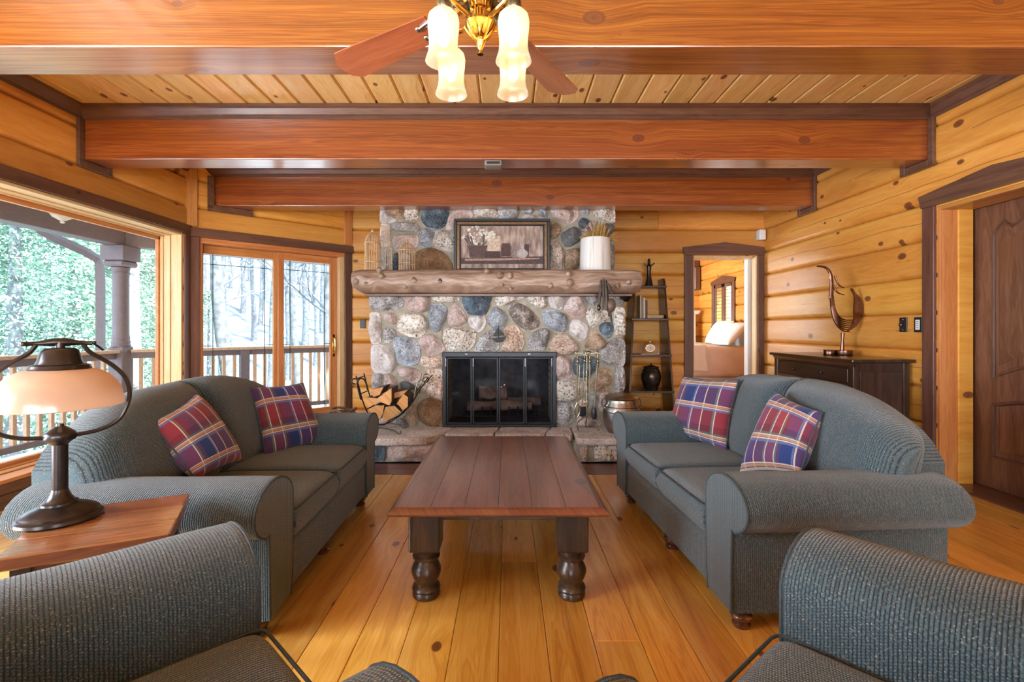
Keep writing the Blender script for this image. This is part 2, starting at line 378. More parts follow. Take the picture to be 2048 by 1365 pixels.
ST = {
 'W': stone('stone_white_granite', [(.46, .36, .27), (.70, .64, .56), (.82, .79, .75)], (.05, .04, .03), 5, 55, .9),
 'P': stone('stone_pink', [(.36, .25, .21), (.60, .47, .43), (.74, .66, .64)], (.20, .13, .11), 6, 70, .5),
 'K': stone('stone_peach_granite', [(.46, .30, .20), (.66, .50, .40), (.76, .67, .60)], (.10, .06, .05), 6, 60, .85),
 'G': stone('stone_grey', [(.15, .13, .12), (.40, .39, .385), (.66, .66, .67)], (.06, .06, .07), 6, 66, .75),
 'B': stone('stone_blue_grey', [(.15, .17, .20), (.38, .42, .47), (.64, .68, .73)], (.05, .06, .08), 6, 66, .65),
 'D': stone('stone_dark_blue', [(.030, .042, .06), (.10, .14, .18), (.26, .34, .42)], (.02, .02, .03), 6, 50, .5),
 'L': stone('stone_light', [(.42, .35, .31), (.64, .60, .58), (.80, .79, .79)], (.30, .22, .20), 5, 45, .4),
 'T': stone('stone_tan', [(.24, .14, .075), (.48, .34, .23), (.68, .57, .46)], (.12, .06, .03), 6, 55, .5),
 'C': stone('stone_charcoal', [(.06, .06, .06), (.13, .135, .135), (.25, .25, .25)], (.03, .03, .03), 6, 60, .3),
 'M': stone('stone_mottled', [(.06, .055, .05), (.30, .245, .215), (.64, .57, .53)], (.04, .04, .04), 9, 45, .6),
 'R': stone('stone_rust', [(.16, .075, .03), (.34, .19, .095), (.50, .36, .24)], (.08, .04, .02), 6, 60, .4)}
M['slab'] = stone('hearth_slab', [(.44, .33, .27), (.68, .58, .52), (.82, .76, .71)], (.28, .19, .15), 6, 55, .6)
M['iron'] = plain('black_iron', (.018, .018, .020), .45, .6)
M['screen_frame'] = plain('fire_door_frame', (.035, .037, .042), .4, .6)
M['smoked'] = glass_thin('smoked_glass', (.80, .80, .82), .22, .10)
M['glass'] = glass_thin('window_glass', (.97, .985, 1.0), 1.0, .01)
M['mesh'] = plain('soot_brick', (.060, .062, .068), .9, noise_amt=.5, noise_scale=12)
M['firebrick'] = plain('fire_brick', (.42, .34, .26), .9, noise_amt=.35, noise_scale=14)
M['brass'] = plain('polished_brass', (.85, .52, .13), .12, 1.0, noise_amt=.06)
M['brassdark'] = plain('aged_brass', (.30, .27, .18), .34, 1.0, noise_amt=.25)
M['pewter'] = plain('old_pewter', (.34, .29, .24), .32, 1.0, noise_amt=.3, noise_scale=10)
M['bronze'] = plain('dark_bronze', (.055, .050, .050), .30, .85, noise_amt=.15)
M['chrome'] = plain('nickel', (.6, .6, .62), .2, 1.0)
M['copper'] = plain('brown_copper', (.20, .10, .07), .3, 1.0, noise_amt=.3)
M['urn'] = plain('dark_urn_glaze', (.055, .045, .032), .25, .6, noise_amt=.3)
M['bulb'] = emit('lit_bulb', (1.0, .84, .58), 8.0)
M['shade'] = frosted('etched_glass', (.90, .84, .72), .50)
M['alabaster'] = frosted('alabaster_shade', (.78, .62, .49), .0, .2)
M['lampbulb'] = emit('lamp_bulb', (1.0, .70, .40), 1.6)
M['white'] = plain('white_paint', (.78, .78, .78), .5, noise_amt=.03)
M['blackpl'] = plain('black_plastic', (.02, .022, .026), .4, noise_amt=.05)
M['greypl'] = plain('grey_plastic', (.20, .17, .15), .5, noise_amt=.05)
M['outbrown'] = plain('porch_stain', (.13, .10, .105), .6, noise_amt=.1)
M['cedar'] = plain('deck_cedar', (.46, .30, .19), .7, noise_amt=.18)
M['decking'] = plain('deck_boards_stain', (.52, .50, .48), .7, noise_amt=.15)
M['porchceil'] = wood('porch_soffit', (.50, .26, .12), (.62, .36, .18), (.7, .45, .25), axis='y', knots=.2)
# ------------------------------------------------------------------ the room
XR, XL, YB, YR, ZC = 3.27, -3.30, 6.235, -3.6, 2.87
A = Vector((XL, 5.045)); B = Vector((-2.0, YB))
SEAMS = [0.0]+[.151+.284*k for k in range(10)]+[ZC]

def log_mesh(length, z0, z1, zc0, zc1, thick=.2, name='log'):
    """log of course z0..z1, clipped to zc0..zc1; local x along, face towards -y"""
    h = z1-z0; zs = sorted(set([zc0, zc1]+[z for z in [z0+d for d in (0, .006, .014, .026, .045)]+[z0+h*.5]+[z1-d for d in (.045, .03, .018, .008, 0)] if zc0 < z < zc1]))
    def bl(z):
        a, b = z-z0, z1-z
        t = min(1, a/.032); u = min(1, b/.020)
        return .034*min(math.sin(t*PI/2), .25+.75*math.sin(u*PI/2))+.004*math.sin(PI*a/h)
    pr = [(-bl(z), z) for z in zs]+[(thick, zs[-1]), (thick, zs[0])]
    mb = MB(); mb.prism(pr, 'x', 0, length); return mb

def log_wall(name, p0, p1, openings=(), thick=.2, joints=(), seams=SEAMS, side=None):
    p0, p1 = Vector(p0), Vector(p1); d = p1-p0; Lw = d.length; rz = math.atan2(d.y, d.x)
    w = struct(name, (p0.x, p0.y, 0), rz)
    def put(s0, s1, z0, z1, c0, c1):
        if s1-s0 < .02 or c1-c0 < .01: return
        o = log_mesh(s1-s0, z0, z1, c0, c1, thick).build('log', M['log'], w, angle=60); o.location = (s0, 0, 0)
    for k in range(len(seams)-1):
        z0, z1 = seams[k], seams[k+1]
        zz = sorted(set([z0, z1]+[z for op in openings for z in op[2:4] if z0 < z < z1]))
        for c0, c1 in zip(zz[:-1], zz[1:]):
            zm = (c0+c1)/2; cuts = sorted([(op[0], op[1]) for op in openings if op[2] < zm < op[3]])
            s = 0.0; segs = []
            for a, b in cuts: segs.append((s, a)); s = b
            segs.append((s, Lw))
            for a, b in segs:
                js = [j for j in joints if a+.3 < j[0] < b-.3 and j[1] == k]
                if js: put(a, js[0][0]-.002, z0, z1, c0, c1); put(js[0][0]+.002, b, z0, z1, c0, c1)
                else: put(a, b, z0, z1, c0, c1)
    return w

# picture window Y 2.05..4.93, added second left window, sliding door on the bay, two right-hand doors, added rear windows
W1 = (2.05-YR, 4.93-YR, .17, 2.134); W2 = (-1.2-YR, 1.75-YR, .40, 2.134)
wall_left = log_wall('wall_left', (XL, YR), A, [W1, W2])
wall_bay = log_wall('wall_bay', A, B, [(.10, 1.66, 0, 2.12)])
wall_back = log_wall('wall_back', B, (XR, YB), [(4.34, 5.156, 0, 2.093)], joints=[(3.9, 9), (3.2, 4)])
wall_right = log_wall('wall_right', (XR, YB), (XR, YR), [(2.535, 3.445, 0, 2.09)], thick=.22)
wall_rear = log_wall('wall_rear', (XR, YR), (XL, YR), [(.55, 3.1, .35, 2.2), (3.45, 6.0, .35, 2.2)])

# floor
floor = struct('floor')
PW = .177; k0 = int(math.floor((XL+.033)/PW))
rf = random.Random(3)
for k in range(k0, 20):
    x0 = -.033+PW*k; x1 = x0+PW
    if x1 < XL-.05 or x0 > XR+.1: continue
    xm = (x0+x1)/2
    yend = YB
    if xm < -2: yend = 5.045+(xm-XL)*.915+.1
    if -1.62 < xm < 1.45: yend = 3.927
    ys = [YR]; y = YR+rf.uniform(1.0, 4.2)
    if rf.random() < .8: ys.append(y)
    if rf.random() < .5: ys.append(min(y+rf.uniform(2.2, 3.4), yend-.6))
    ys = [q for q in ys if q < yend-.5]+[yend]
    for a, b in zip(ys[:-1], ys[1:]):
        o = MB().box(-PW/2+.0008, PW/2-.0008, .0008, b-a-.0008, -.025, 0, .0022).build('plank', M['floor'], floor, smooth=False)
        o.location = (xm, a, 0)
MB().box(XL-.1, XR+.3, YR-.1, YB+.1, -.12, -.026).build('subfloor', M['iron'], floor, smooth=False)
for i, (a, b) in enumerate(((3.927, 4.085), (4.087, 4.247))):
    o = MB().box(-1.60, 1.44, a, b, -.025, .001, .002).build('border_plank', M['darkfloor'], floor, smooth=False)

# ceiling, beams, crown
ceiling = struct('ceiling')
CW = .1955; kc = int(math.floor((XL+.789)/CW))
for k in range(kc, 30):
    x0 = -.789+CW*k
    if x0 > XR+.1: break
    o = MB().box(-CW/2+.0015, CW/2-.0015, 0, YB-YR+.2, 0, .03, .012).build('plank', M['ceil'], ceiling, smooth=False)
    o.location = (x0+CW/2, YR, ZC)
MB().box(XL-.45, XR+.5, YR-.5, YB+.1, 2.93, 3.05).build('light_block_roof', M['iron'], ceiling, smooth=False)  # unseen slab added above the planks to block light
def crown_prof(y, z0=2.77, sgn=-1):
    return [(y, z0), (y+sgn*.016, z0), (y+sgn*.020, z0+.022), (y+sgn*.030, z0+.03), (y+sgn*.050, z0+.068), (y+sgn*.062, z0+.076), (y+sgn*.064, ZC), (y, ZC)]
beams = [(2.257, 2.507, XL, XR), (3.752, 3.965, XL, XR), (5.177, 5.385, -3.19, XR), (.76, 1.0, XL, XR), (-.70, -.46, XL, XR), (-2.2, -1.96, XL, XR)]
for i, (y0, y1, xl, xr) in enumerate(beams):
    b = MB().box(xl+.002, xr-.002, y0, y1, 2.468, ZC-.002, .008, 2).build('beam', M['beam'], ceiling, smooth=False)
    for y, sg in ((y0, -1), (y1, 1)):
        MB().prism(crown_prof(y, sgn=sg), 'x', xl+.03, xr-.03).build('crown_molding', M['trim_x'], b, smooth=False)
    for x, sg in ((xl, 1), (xr, -1)):
        if x < -3.25 or x > 0:
            t = MB(); xa, xb = sorted((x+sg*.036, x+sg*.062))
            t.box(xa, xb, y0-.052, y0-.002, 2.408, 2.775, .004); t.box(xa, xb, y1+.002, y1+.052, 2.408, 2.775, .004)
            t.box(xa, xb, y0-.001, y1+.001, 2.408, 2.466, .004)
            t.build('beam_end_trim', M['trim_y'], b, smooth=False)
t = MB(); dv = (B-A).normalized()    # trim under the third beam where it meets the bay wall
nrm = Vector((dv.y, -dv.x)); c0 = A+dv*.168+nrm*.062; c1 = A+dv*.60+nrm*.062
t.obox((*((c0+c1)/2), 2.437), (*(c1-c0), 0), (*(nrm*.03), 0), (0, 0, .062), .004)
t.obox((*(c0+dv*.03), 2.60), (*(dv*.06), 0), (*(nrm*.03), 0), (0, 0, .34), .004)
t.build('beam_end_trim', M['trim_x'], ceiling, smooth=False)
edges = sorted([(b[0], b[1]) for b in beams])
ys = YR
spans = []
for a, b in edges: spans.append((ys, a)); ys = b
spans.append((ys, YB))
n = 0
for a, b in spans:
    for x, sg in ((XL, 1), (XR, -1)):
        if x < 0 and a > 5: continue
        bb = min(b, 5.0) if x < 0 else b
        pr = [(p[0], p[1]) for p in crown_prof(x+sg*.03, sgn=sg)]; pr[0] = (x, pr[0][1]); pr[-1] = (x, ZC)
        n += 1; o = MB().prism(pr, 'y', a+.002, bb-.002).build('trim_%d' % n, M['trim_y'], None, smooth=False); o['kind'] = 'structure'
n += 1
o = MB().box(-2.3, XR-.07, YB-.05, YB-.03, 2.77, ZC, .004).build('trim_%d' % n, M['trim_x'], None, smooth=False); o['kind'] = 'structure'
# posts in the bay corners above the door heads
for (c, wd) in ((A+nrm*.03+dv*.02, .115), (B+nrm*.02-dv*.06, .10)):
    n += 1
    o = MB().obox((c.x, c.y, 2.545), (*(dv*wd), 0), (*(nrm*.09), 0), (0, 0, .64), .006).build('trim_%d' % n, M['fir_z'], None, smooth=False); o['kind'] = 'structure'

# ---- openings

# window_1, picture window
w1 = struct('window_1', (XL, 0, 0))
def casing_y(w, y0, y1, z0, z1, sx=1, near=True, cw=.105):
    mb = MB().box(.03, .058, y0-cw, y1+cw, z1, z1+.095, .004); mb.build('head_casing', M['trim_y'], w, smooth=False)
    MB().box(.03, .055, y1, y1+cw, z0, z1-.001, .004).build('side_casing', M['trim_z'], w, smooth=False)
    MB().box(.03, .055, y0-cw, y0, z0, z1-.001, .004).build('side_casing', M['trim_z'], w, smooth=False)
casing_y(w1, 2.05, 4.93, .17, 2.134)
for (ya, yb) in ((4.905, 4.93), (2.05, 2.075)):
    for (xa, xb, d) in ((-.075, .03, 0), (-.14, -.076, .01), (-.205, -.141, .02)):
        MB().box(xa, xb, ya-d*(ya > 3), yb+d*(ya < 3), .17, 2.134, .003).build('jamb', M['jamb'], w1, smooth=False)
for (xa, xb, d) in ((-.075, .03, 0), (-.14, -.076, .01), (-.205, -.141, .02)):
    MB().box(xa, xb, 2.08, 4.90, 2.11-d, 2.134, .003).build('head_jamb', M['jamb_y'], w1, smooth=False)
    MB().box(xa, xb+(.03 if d == 0 else 0), 2.08, 4.90, .17, .195+d, .003).build('sill', M['fir_y'], w1, smooth=False)
MB().box(.03, .06, 1.95, 5.03, .10, .17, .004).build('apron', M['trim_y'], w1, smooth=False)
fr = MB(); fr.box(-.205, -.17, 2.08, 2.115, .22, 2.09, .003); fr.box(-.205, -.17, 4.865, 4.90, .22, 2.09, .003)
fr.box(-.205, -.17, 2.08, 4.90, .21, .245, .003); fr.box(-.205, -.17, 2.08, 4.90, 2.055, 2.09, .003); fr.build('sash', M['fir_y'], w1, smooth=False)
MB().box(-.195, -.190, 2.11, 4.87, .24, 2.06).build('pane', M['glass'], w1, smooth=False)
bb = MB().box(.032, .05, YR, 5.0, .0, .095, .003).build('baseboard_left', M['trim_y'], None, smooth=False); bb.location = (XL, 0, 0); bb['kind'] = 'structure'
# window_2, window_3, window_4 behind the camera, added as openings for the fill lamps
w2 = struct('window_2', (XL, 0, 0)); casing_y(w2, -1.2, 1.75, .40, 2.134, cw=.09)
g = MB()
for y in (-1.2, -.23, .74, 1.71): g.box(-.2, .02, y, y+.04, .40, 2.134)
g.box(-.2, .02, -1.2, 1.75, .40, .44); g.box(-.2, .02, -1.2, 1.75, 2.09, 2.134); g.build('sash', M['fir_y'], w2, smooth=False)
for y in (-1.16, -.19, .78): MB().box(-.15, -.145, y, y+.93, .44, 2.09).build('pane', M['glass'], w2, smooth=False)
for i, x0 in enumerate((-2.73, .17)):
    w = struct('window_%d' % (3+i), (x0, YR, 0)); g = MB()  # unseen rear pair, added to let the rear fill lamp through
    for x in (0, 1.255, 2.51): g.box(x, x+.04, -.2, .02, .35, 2.2)
    g.box(0, 2.55, -.2, .02, .35, .39); g.box(0, 2.55, -.2, .02, 2.16, 2.2); g.build('sash', M['fir_x'], w, smooth=False)
    c = MB().box(-.1, 2.65, .03, .055, 2.2, 2.30, .004); c.box(-.1, 0, .03, .055, .25, 2.2, .004); c.box(2.55, 2.65, .03, .055, .25, 2.2, .004); c.box(-.1, 2.65, .03, .055, .25, .35, .004)
    c.build('casing', M['trim_x'], w, smooth=False)
    for x in (.04, 1.295): MB().box(x, x+1.215, -.15, -.145, .39, 2.16).build('pane', M['glass'], w, smooth=False)

# door_3: sliding glass door on the bay wall
rzb = math.atan2(dv.y, dv.x)
d3 = struct('door_3', (A.x, A.y, 0), rzb)
MB().box(-.015, 1.775, -.062, -.03, 2.12, 2.215, .004).build('head_casing', M['trim_x'], d3, smooth=False)
MB().box(.0, .10, -.058, -.03, 0, 2.119, .004).build('side_casing', M['trim_z'], d3, smooth=False)
MB().box(1.66, 1.755, -.058, -.03, 0, 2.119, .004).build('side_casing', M['trim_z'], d3, smooth=False)
MB().box(.10, 1.66, -.03, .2, 2.065, 2.12, .003).build('head_jamb', M['fir_x'], d3, smooth=False)
MB().box(.10, .13, -.03, .2, .0, 2.065, .003).build('jamb', M['fir_z'], d3, smooth=False)
MB().box(1.60, 1.66, -.03, .2, .0, 2.065, .003).build('jamb', M['jamb'], d3, smooth=False)
MB().box(.10, 1.66, -.03, .2, -.02, .03, .003).build('threshold', M['fir_x'], d3, smooth=False)
def slider(s0, s1, y, ls, rs):
    p = MB(); p.box(s0, s0+ls, y, y+.04, .03, 2.063, .004); p.box(s1-rs, s1, y, y+.04, .03, 2.063, .004)
    fr_ = p.build('sash', M['fir_z'], d3, smooth=False)
    p = MB(); p.box(s0+ls, s1-rs, y, y+.04, 1.975, 2.063, .004); p.box(s0+ls, s1-rs, y, y+.04, .03, .20, .004); p.build('rail', M['fir_x'], fr_, smooth=False)
    MB().box(s0+ls, s1-rs, y+.018, y+.022, .20, 1.975).build('pane', M['glass'], fr_, smooth=False)
    c = MB(); a, b = s0+ls, s1-rs; wd = b-a
    for q in (.13, .87*1.0):
        c.box(a+wd*q-.003, a+wd*q+.003, y+.010, y+.017, .20, 1.975)
    c.box(a, b, y+.010, y+.017, 1.862, 1.868)
    for q0, q1 in ((0, .13), (.87, 1)): c.box(a+wd*q0, a+wd*q1, y+.010, y+.017, .982, .988)
    c.build('leading', M['iron'], fr_, smooth=False)
slider(.13, .935, .10, .03, .07); slider(.90, 1.60, .045, .065, .085)
hd = MB(); hd.tube([(1.557, .045, .86), (1.557, .01, .875), (1.557, .0, .93), (1.557, .01, 1.045), (1.557, .045, 1.06)], .009, 8)
hd.box(1.543, 1.571, .036, .045, .82, 1.10, .003); hd.build('handle', M['brass'], d3)

# door_1: panelled door in the right wall ; local: x across wall thickness (world X), y world Y
d1 = struct('door_1', (XR, 0, 0))
MB().box(-.058, -.03, 3.70, 3.806, 0, 2.10, .004).build('side_casing', M['trim_z'], d1, smooth=False)
MB().box(-.058, -.03, 2.684, 2.79, 0, 2.10, .004).build('side_casing', M['trim_z'], d1, smooth=False)
yc = 3.245
MB().prism([(2.684, 2.10), (3.806, 2.10), (3.815, 2.13), (3.832, 2.196), (yc, 2.258), (2.658, 2.196), (2.675, 2.13)], 'x', -.066, -.03).build('head_casing', M['trim_y'], d1, smooth=False)
for ya, yb in ((3.675, 3.70), (2.79, 2.815)):
    MB().box(-.03, .10, ya, yb, 0, 2.09, .003).build('jamb', M['fir_z'], d1, smooth=False)
    MB().box(.10, .21, ya-(.012 if ya > 3 else 0), yb+(.012 if ya < 3 else 0), 0, 2.09, .003).build('jamb', M['log'], d1, smooth=False)
MB().box(-.03, .21, 2.815, 3.675, 2.062, 2.09, .003).build('head_jamb', M['fir_y'], d1, smooth=False)
MB().box(-.02, .34, 2.815, 3.675, -.02, .012, .004).build('threshold', M['trim_y'], d1, smooth=False)
sl = MB().box(.235, .275, 2.80, 3.69, .014, 2.07, .003).build('door_slab', M['door'], d1, smooth=False)
def panel(pts, name='panel'):
    loop = [Vector((.232, p[0], p[1])) for p in pts]
    c = sum(loop, Vector())/len(loop)
    m = MB(); m.tube(loop, .011, 6, closed=True); m.build('molding', M['trim_z'], sl)
    inn = [c+(p-c)*.86 for p in loop]; inn2 = [c+(p-c)*.78 for p in loop]
    m = MB(); nn = len(loop)
    m.add([Vector((.234, p.y, p.z)) for p in inn]+[Vector((.216, p.y, p.z)) for p in inn2], [[i, nn+i, nn+(i+1) % nn, (i+1) % nn] for i in range(nn)]+[[nn+i for i in range(nn)]])
    m.build('panel', M['door'], sl, recalc=True)
ya, yb = 2.965, 3.535; ym = (ya+yb)/2
def arcs(y0, y1, z, bulge, n=14):      # bulge >0 up
    return [(y0+(y1-y0)*i/n, z+bulge*math.sin(PI*i/n)) for i in range(n+1)]
top = [(yb, 1.83), (yb-.005, 1.86), (yb-.05, 1.92), (yb-.075, 1.935), (yb-.10, 1.905)]+arcs(yb-.13, ya+.13, 1.885, .06, 10)+[(ya+.10, 1.905), (ya+.075, 1.935), (ya+.05, 1.92), (ya+.005, 1.86), (ya, 1.83)]
panel(top+arcs(ya, yb, .815, .10))
panel([(yb, .245), (yb, .60)]+arcs(yb, ya, .62, .05)+[(ya, .60), (ya, .245)])
kb = MB(); kb.lathe([(.026, 0), (.026, .006), (.010, .010), (.010, .035), (.026, .045), (.028, .06), (.015, .072)], 16)
kb.M = None; kb.v = [Vector((.232-v.z, 2.87+v.x, 1.0+v.y)) for v in kb.v]; kb.build('knob', M['brassdark'], sl, recalc=True)

# door_2: doorway to the bedroom
d2 = struct('door_2', (0, YB, 0))
MB().box(2.225, 2.34, -.058, -.03, 0, 2.10, .004).build('side_casing', M['trim_z'], d2, smooth=False)
MB().box(3.156, 3.238, -.058, -.03, 0, 2.10, .004).build('side_casing', M['trim_z'], d2, smooth=False)
MB().prism([(2.225, 2.10), (3.238, 2.10), (3.238, 2.20), (2.735, 2.262), (2.205, 2.20), (2.215, 2.13)], 'y', -.066, -.03).build('head_casing', M['trim_x'], d2, smooth=False)
MB().box(2.34, 2.36, -.03, .2, 0, 2.093, .003).build('jamb', M['jamb'], d2, smooth=False)
MB().box(3.136, 3.156, -.03, .1, 0, 2.093, .003).build('jamb', M['jamb'], d2, smooth=False)
MB().box(3.10, 3.156, .1, .2, 0, 2.093, .003).build('jamb', M['white'], d2, smooth=False)
MB().box(2.36, 3.10, -.03, .2, 2.07, 2.093, .003).build('head_jamb', M['jamb_y'], d2, smooth=False)

o = MB().box(XR+.29, XR+.34, YR-.2, YB+.2, -.1, 2.95).build('light_block_right', M['trim_y'], None, smooth=False); o['kind'] = 'structure'  # unseen slab added to stop sun leaking in around the door
# ------------------------------------------------------------------ fireplace
YF, YU, ZH = 4.79, 5.385, .217
fp = thing('fireplace', 'large fieldstone fireplace with log mantel against the back log wall', 'fireplace', (-.1, YF, 0))
def fpart(mb, name, m, parent=fp, **k):
    mb.v = [v-fp.location for v in mb.v]; return mb.build(name, m, parent, **k)
# mortar body with firebox opening
fx0, fx1 = P(888, 0, YF).x, P(1110, 0, YF).x; fz1 = P(0, 705, YF).z
lx0, lx1 = P(742, 0, YF).x, P(1250, 0, YF).x
ux0, ux1 = P(760, 0, YU).x, P(1230, 0, YU).x
b = MB(); b.box(lx0+.01, fx0, YF, YB, 0, 1.56, .02); b.box(fx1, lx1-.01, YF, YB, 0, 1.56, .02); b.box(fx0-.01, fx1+.01, YF, YB, fz1, 1.56)
b.box(lx0+.01, lx1-.01, 5.35, YB, 0, 1.56); b.box(ux0+.01, ux1-.01, YU, YB, 1.5, ZC, .02)
fpart(b, 'mortar', M['mortar'], smooth=False)
# firebox brick lining
bk = MB().box(fx0, fx1, 5.30, 5.345, ZH, fz1); fpart(bk, 'firebox_back', M['mesh'], smooth=False)
fpart(MB().box(fx0, fx1, YF-.02, 5.32, ZH-.02, ZH+.004), 'firebox_floor', M['mesh'], smooth=False)
proto = None
for sgn, x in ((1, fx0), (-1, fx1)):
    for r in range(11):
        for c in range(3):
            y0 = YF+.02+c*.165+(r % 2)*.06; 
            bm_ = MB().box(-.012, .012, 0, .155, 0, .062, .004)
            if proto is None:
                o = bm_.build('fire_brick', M['firebrick'], fp, smooth=False); proto = o
            else:
                o = proto.copy(); COL.objects.link(o)
            o.parent = fp; o.location = Vector((x+sgn*.012, min(y0, 5.14), ZH+.006+r*.071))-fp.location

def stone_obj(poly, Yp, kind, prot=.055, seed=0, base=None):
    """polygon of world (x,z) points on the plane Yp -> domed, faceted stone standing proud of the mortar"""
    rnd_ = random.Random(seed); p = [Vector((q[0], q[1], 0)) for q in poly]
    c = sum(p, Vector())/len(p)
    q = chaikin(p, 2, True, .19); q = [c+(a-c)*1.075 for a in q]; nn = len(q)
    size = (sum((a-c).length for a in q)/nn); pr = prot*rnd_.uniform(.8, 1.25)*min(1.3, .55+size/.14*.5)
    tilt = Vector((rnd_.uniform(-.35, .35), rnd_.uniform(-.3, .3), 0))
    off = Vector((rnd_.uniform(0, 50), rnd_.uniform(0, 50), rnd_.uniform(0, 50)))
    rings = [(1.0, -.02), (1.0, .010), (.975, .40), (.91, .70), (.79, .88), (.63, .97), (.46, 1.0), (.29, 1.02), (.13, 1.02)]
    vs_ = []
    # a few random facet planes cut the dome
    fac = []
    for _ in range(6):
        a = rnd_.uniform(0, 2*PI); fac.append((Vector((math.cos(a), math.sin(a), 0)), rnd_.uniform(.15, .7), rnd_.uniform(.4, 1.0)))
    for ri, (s_, d_) in enumerate(rings):
        for a in q:
            w = c+(a-c)*s_; rel = (w-c)/max(size, .01)
            d = d_*pr if d_ > 0 else d_
            if d_ > .2:
                d *= 1+tilt.dot(rel)*.8
                d += noise.noise(Vector((w.x*14, w.y*14, 0))+off)*.026+noise.noise(Vector((w.x*36, w.y*36, 0))+off)*.013+abs(noise.noise(Vector((w.x*22, w.y*22, 4))+off))*-.018
                for nv, st, sl in fac:
                    e = rel.dot(nv)-st
                    if e > 0: d -= e*sl*pr*1.1
                d = max(d, .012)
            j = noise.noise(Vector((a.x*22, a.y*22, 3))+off)*.006*(s_ > .8)
            w = w+(a-c).normalized()*j
            vs_.append(Vector((w.x, Yp-d, w.y)))
    m = len(rings); vs_.append(Vector((c.x, Yp-pr*1.0, c.y)))
    fs_ = []
    for r in range(m-1):
        for i in range(nn):
            i2 = (i+1) % nn; fs_.append([r*nn+i, (r+1)*nn+i, (r+1)*nn+i2, r*nn+i2])
    for i in range(nn): fs_.append([(m-1)*nn+i, m*nn, (m-1)*nn+(i+1) % nn])
    mb = MB(); mb.add(vs_, fs_)
    return fpart(mb, 'stone', ST[kind], recalc=True, angle=34)

